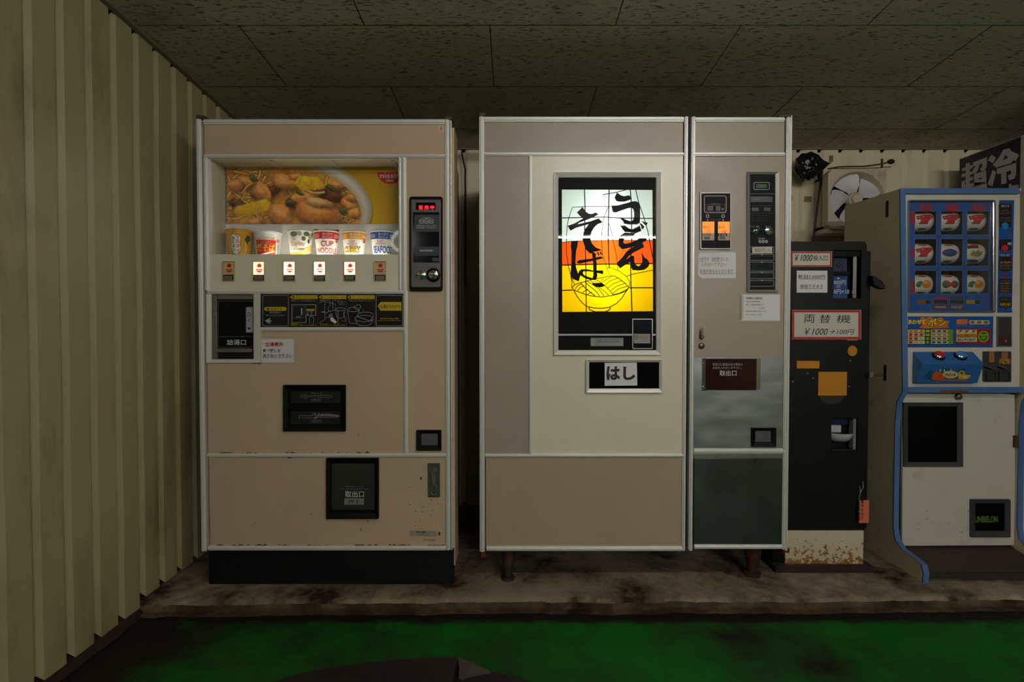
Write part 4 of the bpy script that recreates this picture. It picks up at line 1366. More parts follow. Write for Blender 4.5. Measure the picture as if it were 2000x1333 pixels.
for l, w in (([(355, 790), (400, 830), (550, 890), (700, 935), (900, 958), (1100, 930), (1250, 890), (1350, 850), (1412, 775), (1350, 708), (1240, 620), (1140, 565), (1080, 565), (950, 590), (700, 640), (520, 690), (400, 730), (355, 790)], 1.4),
             ([(330, 560), (352, 680), (350, 790)], 1.2), ([(1010, 410), (1100, 420), (1240, 480), (1370, 575), (1430, 680), (1420, 770)], 1.1), ([(385, 830), (450, 950), (530, 1050), (620, 1130), (760, 1162), (900, 1168), (1050, 1150), (1180, 1080), (1280, 980), (1350, 870), (1412, 780)], 1.4),
             ([(672, 1150), (682, 1195), (780, 1230)], 1.7), ([(1066, 1150), (1056, 1192), (980, 1230)], 1.7),
             ([(520, 700), (600, 790), (700, 870), (780, 935)], 1.5), ([(595, 680), (700, 770), (800, 850), (870, 940)], 1.3), ([(640, 665), (760, 740), (850, 800), (950, 940)], 1.3), ([(700, 655), (790, 720), (850, 770), (930, 830), (1000, 890), (1040, 935)], 1.2), ([(810, 640), (880, 680), (960, 740), (1040, 820), (1120, 915)], 1.4), ([(770, 650), (810, 690)], 1.0),
             ([(410, 810), (450, 760), (530, 710)], 1.2), ([(460, 840), (510, 780), (590, 740)], 1.2), ([(550, 880), (600, 840), (660, 815)], 1.2), ([(640, 915), (680, 885), (730, 870)], 1.2),
             ([(890, 660), (940, 610)], 1.1), ([(910, 690), (1010, 620), (1100, 575)], 1.1), ([(960, 740), (1060, 660), (1220, 600)], 1.2), ([(1020, 790), (1120, 710), (1290, 650)], 1.2), ([(1075, 840), (1180, 760), (1345, 700)], 1.2), ([(1110, 890), (1230, 800), (1395, 755)], 1.2), ([(1120, 915), (1250, 880), (1400, 800)], 1.2)):
    mb.line(B(l), w * 1.25, fm(GY - .0018))
mb.poly(B([(725, 700), (900, 690), (962, 745), (930, 770), (850, 777), (760, 752)]), fm(GY - .0022))
mb.poly(B([(740, 1222), (1010, 1222), (990, 1240), (760, 1240)]), fm(GY - .0022))
place('bowl_drawing', mb, INK, sg)
mb = MB(); fL = fm(GY - .0026)
mb.poly(AL([(445, 525), (550, 425), (610, 510), (665, 550), (730, 553), (795, 525), (850, 560), (770, 605), (690, 640), (480, 720), (465, 745), (700, 690), (850, 635), (925, 710), (830, 745), (770, 800), (720, 880), (700, 950), (700, 1040), (730, 1110), (800, 1180), (915, 1225), (800, 1255), (735, 1260), (720, 1290), (680, 1285), (620, 1225), (580, 1130), (550, 1030), (570, 900), (600, 830), (665, 745), (590, 765), (430, 810), (325, 865), (270, 775), (390, 735), (560, 640), (500, 590)]), fL)
mb.poly(AL([(345, 1060), (465, 1050), (455, 1160), (430, 1245), (425, 1330), (418, 1450), (432, 1560), (470, 1665), (512, 1690), (480, 1810), (375, 1768), (325, 1690), (340, 1500), (345, 1250), (330, 1150)]), fL)
mb.poly(B([(435, 310), (485, 270), (720, 240), (890, 200), (945, 235), (720, 290), (480, 340)]), fL)
mb.poly(B([(720, 100), (800, 150), (800, 250), (815, 320), (815, 440), (828, 560), (800, 642), (720, 637), (750, 560), (745, 300), (725, 150)]), fm(GY - .0028))
mb.poly(B([(470, 520), (480, 480), (530, 440), (640, 440), (760, 465), (860, 460), (935, 460), (935, 535), (830, 512), (760, 490), (650, 480), (570, 480), (552, 505), (580, 550), (650, 580), (730, 600), (720, 640), (620, 620), (540, 575), (505, 548)]), fm(GY - .0030))
mb.poly(B([(815, 125), (845, 120), (870, 180), (840, 187)]), fL); mb.poly(B([(865, 115), (892, 110), (917, 165), (887, 172)]), fL)
mb.poly(AL([(1190, 155), (1260, 205), (1320, 225), (1415, 205), (1470, 262), (1430, 290), (1330, 325), (1230, 325), (1180, 315), (1145, 250)]), fL)
mb.poly(AL([(1085, 400), (1200, 395), (1380, 350), (1480, 320), (1540, 315), (1600, 345), (1620, 430), (1622, 600), (1615, 720), (1560, 750), (1400, 750), (1320, 735), (1305, 690), (1270, 660), (1245, 615), (1300, 635), (1380, 670), (1450, 690), (1490, 670), (1510, 600), (1510, 520), (1490, 460), (1460, 437), (1400, 445), (1270, 490), (1165, 530), (1110, 515)]), fL)
mb.poly(AL([(1235, 740), (1275, 775), (1335, 765), (1400, 815), (1465, 845), (1540, 810), (1615, 770), (1645, 870), (1530, 915), (1420, 893), (1340, 892), (1290, 835)]), fL)
mb.poly(AL([(1260, 950), (1340, 900), (1530, 915), (1500, 960), (1430, 972), (1360, 985), (1315, 1040), (1310, 1090), (1350, 1110), (1450, 1085), (1560, 1040), (1640, 985), (1745, 1010), (1740, 1050), (1665, 1090), (1700, 1175), (1600, 1215), (1480, 1250), (1445, 1240), (1540, 1157), (1480, 1170), (1290, 1215), (1220, 1150), (1220, 1050), (1235, 980)]), fm(GY - .0028))
mb.poly(AL([(1605, 725), (1650, 735), (1700, 790), (1690, 820), (1652, 842), (1635, 770)]), fL); mb.poly(AL([(1645, 685), (1765, 720), (1740, 772), (1712, 760)]), fL)
mb.poly(B([(1540, 10), (1690, 0), (1690, 30), (1600, 80), (1500, 130), (1430, 180), (1360, 260), (1440, 200), (1460, 185), (1510, 195), (1515, 300), (1530, 350), (1590, 385), (1640, 350), (1662, 300), (1650, 120), (1700, 220), (1760, 260), (1800, 330), (1770, 400), (1700, 450), (1600, 465), (1480, 455), (1450, 400), (1440, 300), (1400, 330), (1330, 370), (1250, 425), (1205, 370), (1200, 310), (1290, 220), (1370, 110), (1450, 45)]), fL)
place('brush_lettering', mb, INK, sg)
# lower strip of the sign
mb = MB()
mb.pbox(1088, 652.6, 1284, 656, YM, .004, .010)
place('white_rule', mb, WPRINT, sg)
mb = MB(); mb.pbox(1154, 660.5, 1218, 676.5, YM, .005, .010, mat('slot_plate', (150, 152, 150), .4))
fs_ = fm(YM + .0042)
mb.rect(1163, 667, 1209, 669.4, fs_, GPRINT); mb.text('ご注意', 1164, 663, 1175, 665.6, fs_, KPRINT)
for k in range(7): mb.rect(1183.5 + k * 4, 662.2, 1184.3 + k * 4, 665.6, fs_, KPRINT)
mb.text('湯切り中', 1164, 671.6, 1184, 674.6, fs_, GPRINT)
place('indicator_plate', mb, WPRINT, sg)
mb = MB(); mb.prism(rrect(1235, 623, 1275, 682, 2), YM, .000, .010, mat('plate_edge', (176, 178, 176), .3, metal=.8)); mb.prism(rrect(1236.6, 624.6, 1273.4, 680.4, 1.5), YM, -.0006, .004, mat('dark_mirror', (60, 66, 74), .12, metal=.9))
fs_ = fm(YM - .0012)
mb.rect(1238, 652.5, 1270, 671, fs_, mat('plate_label', (150, 144, 140), .5)); mb.rect(1240, 655.5, 1246, 664, fm(YM - .0016), GPRINT)
for k in range(4): mb.rect(1248, 656 + k * 2.6, 1266, 656.7 + k * 2.6, fm(YM - .0016), GPRINT)
place('rating_plate', mb, STEEL, sg)
place('sign_pane', MB().rect(1089, 345, 1283, 687, fm(YM + .0035)), PANE, sg)

# chopstick compartment
cb = place('chopstick_box', MB().frame(1144, 703, 1292, 767, (6.5, 5, 5.5, 8), YM, -.014, .02, None, -.006), ALU, ud, bevel=.0015)
place('black_flap', MB().pbox(1150, 707, 1287, 760, YM, -.0025, .01), BLACKG, cb)
n2 = note('paper_label', 1181, 709, 1244, 754, YM - .0025, 'white paper label on the black chopstick compartment flap', pts=[(1181, 709.4), (1243.6, 708.6), (1244.6, 753.4), (1181, 754)])
mb = MB(); fN = fm(YM - .0047)
dk = mat('ink_dark_purple', (34, 22, 28), .6)
mb.text('は', 1184.5, 716, 1211.5, 743, fN, dk, .045); mb.text('し', 1217, 716.5, 1241, 743, fN, dk, .045)
place('note_lettering', mb, dk, n2)

# selection unit with two lit buttons
su = place('selection_unit', MB().prism(rrect(1366, 376, 1427, 488, 2), YM, -.008, .01), mat('unit_frame', (158, 156, 146), .4, metal=.5), ud, bevel=.001)
place('black_face', MB().prism(rrect(1368.6, 379, 1424.6, 485.6, 1), YM, -.0095, -.004), BLACK, su)
fs_ = fm(YM - .0102)
mb = MB()
mb.rim(1375, 382.3, 1419, 416.3, 1.4, fs_, WL, 4)
mb.rim(1378.4, 399.2, 1416, 413.8, .5, fs_, GPRINT)
mb.rect(1387, 397.5, 1407, 401, fm(YM - .0104), BLACKG); mb.text('THANK YOU', 1388.5, 397.8, 1406, 400.6, fm(YM - .0106), GPRINT, .01)
rd = mat('dim_red', (58, 18, 18), .4)
mb.poly(rrect(1381.5, 402, 1393, 412, 2), fs_, rd); mb.poly(rrect(1398, 402, 1407.5, 412, 2), fs_, rd); mb.poly(ell(1411.5, 408.8, 2.5, 2.3, 12), fs_, GPRINT)
for q in (1382, 1412.3):
    mb.line(ell(q, 422.4, 2.7, 2.9, 16), 1.2, fs_, WPRINT, closed=True)
    mb.poly([(q - 1.5, 428.6), (q + 1.5, 428.6), (q, 432.6)], fs_, WPRINT)
mb.text('ランプの点灯している商品の', 1385, 427.6, 1409, 429.9, fs_, GPRINT); mb.text('ボタンを押してください', 1388, 430.6, 1406, 432.6, fs_, GPRINT)
place('face_print', mb, WL, su)
for k, (a, c) in enumerate(((1370, 1393), (1400.5, 1423))):
    om = mat('amber_lit_film', (255, 140, 30), .4, emit=.75)
    bt = place('lit_button', MB().pbox(a, 434.3, c, 456.4, YM, -.0122, -.0095), om, su, label='lit orange selection button')
    place('button_label', MB().pbox(a, 456.4, c, 470.5, YM, -.0122, -.0095), mat('button_label_grey', (170, 140, 120), .4, emit=.12), bt)
    mb = MB(); f2 = fm(YM - .0128); br = mat('handwriting_brown', (86, 40, 10), .7)
    mb.text('天ぷら', a + 2.5, 441.5, c - 7, 447, f2, br, .01, .3); mb.text('うどん' if k == 0 else 'そば', a + 9.5, 449, c - 4.5, 455, f2, br, .01, .3)
    if k == 1: mb.rect(a + 1.4, 456.2, c - 2.5, 461.8, fm(YM - .0126), KPRINT)
    mb.text('￥350' if k == 0 else '￥330', a + 3, 457, c - 5, 461.2, f2, KPRINT if k == 0 else WPRINT, .01)
    mb.rect(a + 4.5, 462.4, c - 6, 468, fm(YM - .0126), GPRINT); mb.text('押す', a + 7, 463.4, c - 8.5, 467, f2, KPRINT)
    place('button_lettering', mb, br, bt)
mb = MB(); mb.pbox(1370, 471.5, 1393, 478.5, YM, -.011, -.009); mb.pbox(1400.5, 471.5, 1423, 478.5, YM, -.011, -.009); mb.pbox(1370, 480, 1423, 481, YM, -.0105, -.009)
place_each('lower_flap', mb, BLACK, su)

# coin unit of the noodle machine
cu2 = place('coin_unit', MB().frame(1458, 336.8, 1519.5, 570.5, (6, 5, 7, 4), YM, -.012, .02, None, -.006), mat('unit_frame'), ud, bevel=.0012)
place('black_face', MB().pbox(1464, 341.8, 1513, 566.5, YM, -.003, .01), BLACK, cu2)
mb = MB(); fs_ = fm(YM - .0037); fs2 = fm(YM - .0042)
mb.rim(1472, 356, 1503, 371, .9, fs_, WL, 2.5)
mb.rect(1476.5, 359.5, 1498.5, 368, fs_, mat('dim_green', (14, 56, 36), .3)); mb.text('準備中', 1481, 360.5, 1494, 367, fs2, mat('green_led', (30, 120, 60), .5, emit=.15), .01)
mb.rect(1464, 378.4, 1513, 379.2, fs_, GPRINT)
mb.rect(1466, 384, 1509, 395, fs_, mat('grey_card', (60, 62, 62), .4)); mb.text('つり銭切れ', 1467, 387.6, 1484, 391.4, fs2, GPRINT)
mb.rect(1465, 401.6, 1511, 402.2, fs_, mat('grey_card')); mb.rect(1468.5, 405.5, 1482, 412.5, fs_, mat('grey_card')); mb.rect(1492, 405.5, 1505, 412.5, fs_, mat('grey_card')); mb.rect(1465, 416.4, 1511, 417, fs_, mat('grey_card'))
for k in range(3): mb.text('使用できる硬貨をお確かめください', 1467, 420 + k * 5, 1508, 423 + k * 5, fs_, mat('olive_print', (44, 48, 38), .6))
mb.text('おつり・返却', 1464.5, 441.2, 1482.5, 444.6, fs_, WL); mb.text('投入口', 1495, 441.2, 1505.5, 444.6, fs_, WL)
mb.text('使用硬貨', 1480.5, 464.6, 1494, 468, fs_, WL)
for q, s in ((1484.3, '10'), (1490.5, '50'), (1496.8, '100')):
    mb.poly(ell(q, 472, 3, 3.2, 14), fs_, WL); mb.text(s, q - 1.7, 470.6, q + 1.7, 473.6, fs2, KPRINT)
GR = mat('green_print', (26, 84, 62), .6)
for y0, y1, n in ((497, 509.3, 1), (512, 530.5, 3), (532.6, 545.3, 2), (548, 560, 1)):
    mb.rim(1464.5, y0, 1511.5, y1, .8, fs_, WL, 1.4)
    for k in range(n):
        yy = y0 + 3.4 + k * (y1 - y0 - 4) / n
        mb.text(('お金を入れてください。', '商品のボタンを押してください', '商品ができるまでお待ちください', 'お取り出しください')[k % 4], 1467.5, yy, 1509, yy + 2.8, fs2, GR)
    mb.poly(ell(1488, y0 + .3, 1.7, 1.6, 8), fs2, WL)
mb.rim(1464.5, 482, 1511.5, 495.5, .8, fs_, WL, 1.4)
place('face_print', mb, WL, cu2)
FC = YM - .004
mb = MB()
p = at(1475.5, 452.5, FC); mb.lathe([(.0115, 0), (.0105, -.005), (.006, -.007), (.005, -.015), (0, -.016)], (p[0], FC, p[2]), 'y', 18)
mb.tube([at(1468.5, 454, FC - .014), at(1476, 452, FC - .016), at(1493, 449, FC - .011)], .0022, n=8)
mb.tube([at(1481, 446, FC - .008), at(1484, 450.6, FC - .012)], .0018, n=6)
place('return_lever', mb, CHROME, cu2, smooth=True)
mb = MB()
p = at(1501.5, 452, FC); mb.lathe([(.0175, 0), (.0165, -.006), (.008, -.009), (0, -.009)], (p[0], FC, p[2]), 'y', 22, CHROME); mb.box(p[0] - .013, p[0] + .013, FC - .0104, FC - .006, p[2] - .0015, p[2] + .0015, BLACK)
place('coin_slot', mb, CHROME, cu2, smooth=True)
n3 = note('paper_strip', 1468.5, 483, 1508, 495, YM - .0042, 'small handwritten paper strip stuck across the noodle machine coin unit', mat('cream_paper', (206, 200, 184), .6), pts=[(1468.5, 483.6), (1507.5, 482.6), (1508, 495), (1469, 495.6)])
mb = MB(); fN = fm(YM - .0064); pen = mat('pen_black', (24, 22, 22), .7)
mb.text('500円', 1474, 484.6, 1494, 493.4, fN, pen, -.006, .12); mb.text('メダル', 1496, 486, 1506, 492.6, fN, pen, -.006, .12)
place('note_lettering', mb, pen, n3)

n4_ = note('paper_note', 1362, 493, 1437, 544, YM, 'handwritten paper note with red underlines, one corner curling, under the lit orange buttons', pts=[(1364, 494.4), (1437, 493), (1437, 544), (1372, 544.4), (1366, 541.6), (1362.6, 536), (1363.6, 515)])
mb = MB(); fN = fm(YM - .0022)
mb.text('10円を', 1366.5, 503, 1385, 509.5, fN, pen, -.008, .12); mb.text('30枚以上', 1390, 502, 1423, 509.5, fN, pen, -.008, .08)
mb.text('入れないで下さい', 1369, 513.4, 1418, 520.4, fN, pen, -.008, .1)
mb.text('お金が戻らなくなります', 1367, 526, 1432, 534, fN, pen, -.008, .08)
redp = mat('pen_red', (170, 60, 60), .7)
mb.line([(1366.5, 510.8), (1379, 511)], .7, fN, redp); mb.line([(1390, 510.6), (1408, 511)], .7, fN, redp); mb.line([(1368, 535.4), (1432.5, 534.8)], .7, fN, redp)
place('note_lettering', mb, pen, n4_)
n5_ = note('paper_note', 1448, 575.6, 1523, 627, YM, 'printed white notice taped under the noodle machine coin unit')
mb = MB()
mb.text('故障時の連絡先', 1457, 581, 1489, 585.2, fN, KPRINT, .01)
for a, b, c, d, s in ((1457, 588.4, 1485, 590.8, '連絡先 管理事務所'), (1457, 594.6, 1461.6, 597, '担当'), (1467, 594.6, 1493, 597, '自動販売機係まで'), (1481, 601, 1493.5, 603.4, '平日 昼間'), (1457, 607.2, 1498, 609.8, '不在時は店内の係員へお知らせください'), (1457, 613.6, 1489, 616.4, 'おつりはお返しできます')):
    mb.text(s, a, b, c, d, fN, mat('grey_dark'))
place('note_lettering', mb, KPRINT, n5_)
tapem = glass_mat('adhesive_tape', (235, 235, 225), .25)
place('tape', MB().rect(1444, 577, 1452, 624, fm(YM - .0024)), tapem, n5_)

# door key
mb = MB()
mb.prism(rrect(1365.8, 640, 1374, 664, 4), YM, -.003, .004); 
p = at(1369.7, 676, YM); mb.lathe([(.0125, 0), (.0115, -.006), (.006, -.010), (0, -.010)], (p[0], YM, p[2]), 'y', 20)
mb.tube([at(1369, 646, YM - .006), at(1369, 657, YM - .012)], .003, n=8)
p = at(1369.4, 658.5, YM); mb.lathe([(.006, -.004), (.0075, -.012), (.004, -.016), (0, -.016)], (p[0], YM, p[2]), 'y', 14)
place('door_key', mb, mat('aged_brass', (120, 108, 84), .35, metal=.8), ud, smooth=True)

# noodle outlet
no = place('outlet_door', MB().pbox(1377, 700.8, 1476, 762, YM, -.008, .01), mat('maroon_acrylic', (46, 18, 16), .14), sp, bevel=.001)
place('chrome_strip', MB().pbox(1476, 700, 1484, 760, YM, -.006, .005), CHROME, sp)
mb = MB(); mb.pbox(1371.5, 700, 1377, 763, YM, -.006, .005)
for y in (711, 757):
    p = at(1374, y, YM - .006); mb.lathe([(.004, 0), (.004, -.004)], (p[0], YM - .006, p[2]), 'y', 8)
place('outlet_hinge', mb, CHROME, sp)
mb = MB(); fN = fm(YM - .0087)
mb.text('取出口に商品のある場合は', 1392, 709.4, 1450.5, 714.8, fN, WL); mb.text('お金を入れないで下さい。', 1392, 716.4, 1449, 721.4, fN, WL); mb.text('取出口', 1405.4, 724, 1438.4, 734.6, fN, WPRINT, .008)
place('outlet_lettering', mb, WPRINT, sp)
coin_return(sp, 1467, 835.5, 1514, 872.5, (7, 6, 9, 9))
# ================================================================== change machine
YC = 2.40
cm = thing('change_machine', (at(1610, 900, YC)[0], YC + .25, PLAT), 'narrow black money change machine with taped paper signs and orange stickers', 'change machine')
CBLK = mat('scuffed_black_paint', (11, 11, 12), .42, spec=.3, var=.2, vscale=10, dirt=(36, 34, 31), dscale=9, damt=.26, dsharp=.1)
cx0 = 1.105; cx1 = at(1690, 700, YC)[0]
czt = at(1620, 472, YC)[2]; czb = at(1620, 1036, YC)[2]
ch = at(1620, 1106, YC)[2]
# front with its two openings, built from strips
mb = MB()
W0, W1, W2, W3 = 1628.0, 489.0, 1682.0, 583.0
K0, K1, K2, K3 = 1623.5, 817.0, 1675.0, 879.5
L = 1512.0
for a, b, c, d in ((L, 472, 1690, W1), (L, W1, W0, W3), (W2, W1, 1690, W3), (L, W3, 1690, K1), (L, K1, K0, K3), (K2, K1, 1690, K3), (L, K3, 1690, 1036)):
    mb.pbox(a, b, c, d, YC, 0, .012)
place('front_panel', mb, CBLK, cm)
mb = MB(); mb.box(cx0, cx1 + .035, YC + .055, YC + .5, ch - .012, czt + .002)
place('body', mb, CBLK, cm, bevel=.006)
mb = MB(); mb.box(cx0, cx1 - .012, YC + .012, YC + .055, ch, czt); 
# inner frame leaves the two openings hollow
mb = MB()
for a, b, c, d in ((L, 472, 1690, W1 - 1), (L, W1, W0 - 1, W3), (W2 + 1, W1, 1690, W3), (L, W3 + 1, 1690, K1 - 1), (L, K1, K0 - 1, K3), (K2 + 1, K1, 1690, K3), (L, K3 + 1, 1690, 1104)):
    mb.pbox(a, b, c, d, YC, .012, .056)
place('inner_frame', mb, BLACK, cm)
mb = MB(); mb.pbox(1690, 490, 1703, 1036, YC, .02, .06)
place('door_edge', mb, CBLK, cm, bevel=.004)
# bill window
BLU = mat('blue_plate', (22, 62, 128), .35)
place('bill_plate', MB().pbox(1624, 500, 1662, 583, YC, .03, .034), mat('navy_plate', (20, 34, 74), .35), cm)
mb = MB()
mb.pbox(1624, 537, 1661, 583, YC, .022, .031, BLU)
fb = fm(YC + .0214)
mb.poly([(1634, 545.4), (1637.5, 541.6), (1641, 545.4)], fb, WPRINT)
mb.text('000円', 1628.6, 547.6, 1652, 556.6, fb, WPRINT, .015); mb.poly(ell(1637.6, 559.8, 4, 2.8, 14), fb, WL); mb.poly([(1634.5, 558.6), (1640.8, 558.6), (1637.6, 562.6)], fm(YC + .0210), BLU)
mb.text('0円×10', 1628.6, 565.4, 1658.6, 574.6, fb, WPRINT, .015)
place('bill_label', mb, BLU, cm)
mb = MB(); mb.pbox(1628, 530, 1662, 537, YC, .006, .05, BLACK); mb.pbox(1630, 490.5, 1681, 501, YC, .004, .02, BLACK)
p = at(1638, 518, YC + .03); mb.lathe([(.010, 0), (.009, -.005), (.004, -.006)], (p[0], YC + .03, p[2]), 'y', 14, ALUD)
place('bill_slot', mb, BLACK, cm)
place('chrome_strip', MB().pbox(1667.5, 501, 1675, 582.5, YC, .006, .03), CHROME, cm, bevel=.001)
# coin scoop
mb = MB()
sx = at(1650, 850, YC)[0]; sz = at(1650, 848, YC)[2]
scw = .052
vs, fs = [], []
NR, NS = 8, 16
for j in range(NR + 1):
    t = j / NR
    for i in range(NS + 1):
        a = math.pi * i / NS
        rr = math.cos(t * math.pi / 2 * .98)
        vs.append((sx - scw * math.cos(a) * (.35 + .65 * rr), YC + .045 - .055 * math.sin(a) * rr, sz - .042 * math.sin(t * math.pi / 2)))
for j in range(NR):
    for i in range(NS):
        k = j * (NS + 1) + i
        fs.append((k, k + 1, k + NS + 2, k + NS + 1))
mb.add(vs, fs)
place('coin_scoop', mb, mat('white_plastic', (190, 190, 192), .35), cm, smooth=True)
mb = MB(); mb.pbox(1624, 834, 1652, 848, YC, .035, .042, mat('white_plastic')); mb.pbox(1668.5, 819, 1674, 879, YC, .008, .04, mat('grey_plastic', (120, 120, 122), .4)); mb.pbox(1624, 818, 1668, 833, YC, .040, .045, mat('navy_plate'))
mb.pbox(1624, 878.4, 1670, 880.2, YC, -.002, .01, ALUD)
place('scoop_back', mb, mat('white_plastic'), cm)
# stickers and fittings
OR = mat('orange_sticker', (196, 128, 4), .5)
mb = MB()
for a, b, c, d in ((1654, 660.6, 1674, 665.4), (1556, 705.4, 1600, 720), (1598, 726.8, 1653.6, 773)):
    place('sticker', MB().pbox(a, b, c, d, YC, -.0016, .002), OR, cm)
place('sticker', MB().prism(ell(1664.6, 685.8, 9.2, 10.2, 28), YC, -.0016, .002), OR, cm, label='round orange sticker')
place('finger_recess', MB().prism(ell(1624.5, 773, 24, 17, 24, 0, 180), YC, -.001, .002), mat('dull_brown_black', (40, 32, 26), .6), cm)
mb = MB()
for x, y in ((1577, 729.6), (1660.4, 704.8), (1657.6, 755.4), (1587.6, 739), (1548, 746)):
    p = at(x, y, YC); mb.lathe([(.004, 0), (.0035, -.003), (0, -.003)], (p[0], YC, p[2]), 'y', 10)
place_each('screw', mb, STEELD, cm)
mb = MB(); X0 = cx1 + .01
hp = [at(1702, 538, YC - .01), at(1712, 541, YC - .02), at(1724, 550, YC - .03), at(1730, 560, YC - .034), at(1729, 565.4, YC - .034), at(1718, 563, YC - .028), at(1706, 557, YC - .016)]
n = len(hp)
mb.add(hp + [(p[0], p[1] + .03, p[2]) for p in hp], [tuple(range(n)), tuple(range(2 * n - 1, n - 1, -1))] + [(i, i + n, (i + 1) % n + n, (i + 1) % n) for i in range(n)])
place('door_handle', mb, BLACK, cm, bevel=.003)
mb = MB(); mb.pbox(1697, 727, 1704, 737, YC, -.006, .03, STEELD); mb.pbox(1704, 729.5, 1723, 736, YC, .0, .006, mat('brass_latch', (104, 84, 44), .4, metal=.7))
place('latch', mb, STEELD, cm)
RUSTW = mat('rusted_white_paint', (206, 196, 168), .6, dirt=(142, 94, 24), dscale=48, damt=.45, dsharp=.04, var=.05)
# rust grows toward the bottom of the plate: speckle added to the noise through height
nt = RUSTW.node_tree
geo = nt.nodes.new('ShaderNodeNewGeometry'); sep = nt.nodes.new('ShaderNodeSeparateXYZ')
nt.links.new(geo.outputs['Position'], sep.inputs[0])
mr = nt.nodes.new('ShaderNodeMapRange'); mr.inputs['From Min'].default_value = ch; mr.inputs['From Max'].default_value = czb; mr.inputs['To Min'].default_value = .09; mr.inputs['To Max'].default_value = -.13
nt.links.new(sep.outputs['Z'], mr.inputs['Value'])
for lk_ in list(nt.links):
    if lk_.to_node.type == 'VALTORGB' and abs(lk_.to_node.color_ramp.elements[0].position - .51) < .02:
        ad = nt.nodes.new('ShaderNodeMath'); src_ = lk_.from_socket; dst = lk_.to_socket
        nt.links.new(src_, ad.inputs[0]); nt.links.new(mr.outputs[0], ad.inputs[1]); nt.links.new(ad.outputs[0], dst)
        break
place('rusty_plate', MB().pbox(1533, 1037, 1686, 1105, YC, -.002, .01), RUSTW, cm, bevel=.0015)
mb = MB(); mb.box(cx0 - .01, cx1 + .03, YC - .03, YC + .48, PLAT, PLAT + .026); mb.box(cx0 + .01, cx1 + .02, YC + .03, YC + .48, PLAT, ch - .01)
place('base', mb, mat('rusty_base', (44, 32, 22), .9, var=.3, vscale=20, bump=.5), cm)

def framed_sign(a, b, c, d, t, Y, label, pts=None):
    o = note('paper_sign', a, b, c, d, Y, label, mat('off_white_card', (206, 202, 190), .5), pts)
    mb = MB(); f = fm(Y - .0021)
    mb.rim(a + .3, b + .3, c - .3, d - .3, t, f, mat('red_marker', (186, 44, 40), .6, var=.25, vscale=60))
    place('red_border', mb, RPRINT, o)
    return o
mk = mat('marker_black', (26, 24, 26), .6)
s1 = framed_sign(1545, 491.6, 1624.5, 521.6, 3, YC, 'red-bordered paper sign at the top of the black change machine')
mb = MB(); fN = fm(YC - .0024)
mb.text('￥1000', 1552, 497, 1587, 510.5, fN, mk, .01, .25); mb.text('投入口', 1588.5, 499, 1616.5, 509.6, fN, mk, .006, .05)
place('sign_lettering', mb, mk, s1)
s2 = note('paper_sign', 1555.8, 529, 1615.6, 572, YC, 'plain white printed sign between the two red-bordered signs')
mb = MB()
mb.text('新旧1,000円', 1559, 537, 1611.6, 544.6, fN, KPRINT, .004); mb.text('使用できます', 1562.6, 556, 1608, 563.4, fN, KPRINT, .004)
mb.rect(1559, 545.2, 1611.6, 545.8, fN, KPRINT); mb.rect(1562.6, 564, 1608, 564.6, fN, KPRINT)
place('sign_lettering', mb, KPRINT, s2)
s3 = framed_sign(1546.5, 605.8, 1681.4, 663.4, 4.6, YC - .0016, 'large red-bordered sign for money exchange on the black change machine')
mb = MB(); fN = fm(YC - .0040)
for ch_, a, c in (('両', 1571, 1592), ('替', 1601, 1622), ('機', 1634, 1661)):
    place('sign_character', MB().text(ch_, a, 615, c, 631.4, fN, mk, .0, .08), mk, s3)
mb = MB(); mb.text('￥1000', 1571, 641.5, 1617, 654.5, fN, mk, .004, .3)
mb.line([(1621, 648.4), (1630, 647.6)], 1.1, fN, mk); mb.line([(1626, 644.6), (1630.6, 647.6), (1624, 651.6)], 1.1, fN, mk)
mb.text('100円', 1634, 643.5, 1669, 654, fN, mk, .0, .25)
place('price_lettering', mb, mk, s3)
# hanging tag
tg = thing('key_tag', at(1683, 1020, YC - .012), 'orange plastic tag hanging on a string at the lower right of the change machine', 'tag')
place('tag_plate', MB().prism([(1674, 976), (1693, 975.4), (1692.6, 1019.4), (1673.6, 1020)], YC, -.016, -.012), mat('salmon_tag', (222, 116, 92), .5), tg, bevel=.0006)
mb = MB(); fN = fm(YC - .0166)
mb.text('外に出', 1675.6, 982, 1680, 1018.6, fN, KPRINT, .03, vert=True); mb.text('両替機の鍵', 1682, 977.6, 1686.6, 1018.6, fN, KPRINT, .03, vert=True)
place('tag_lettering', mb, KPRINT, tg)
mb = MB(); mb.tube([at(1685, 941, YC - .004), at(1686, 952, YC - .01), at(1680, 964, YC - .014), at(1678, 975, YC - .017), at(1679.5, 984, YC - .017), at(1681, 1006, YC - .0175)], .0016, n=6)
mb.tube([at(1679.5, 950, YC - .004), at(1680, 958, YC - .01), at(1680.4, 964, YC - .014)], .0016, n=6)
place('string', mb, mat('string', (150, 138, 106), .9), tg)
# ================================================================== exhaust fan and clutter on the back wall
YF = 3.10
fn = thing('exhaust_fan', at(1674, 448, YF), 'square off-white exhaust fan with white blades on the back wall', 'fan')
FANW = mat('aged_fan_plastic', (200, 188, 164), .5, var=.06, vscale=6, dirt=(140, 124, 96), dscale=9, damt=.34)
ctr = (1674.6, 388.5)
R = 53.0
N = 40
sq = []
for i in range(N):
    a = 2 * math.pi * (i + .5) / N + math.pi / 4
    ca, sa = math.cos(a), math.sin(a)
    k = 1 / max(abs(ca), abs(sa))
    sq.append((1674.3 + 56.8 * ca * k, 389 + 59 * sa * k))
ci = [(ctr[0] + R * math.cos(2 * math.pi * (i + .5) / N + math.pi / 4), ctr[1] + R * math.sin(2 * math.pi * (i + .5) / N + math.pi / 4)) for i in range(N)]
place('housing', MB().ring(sq, ci, YF, 0, .06), FANW, fn, bevel=.003)
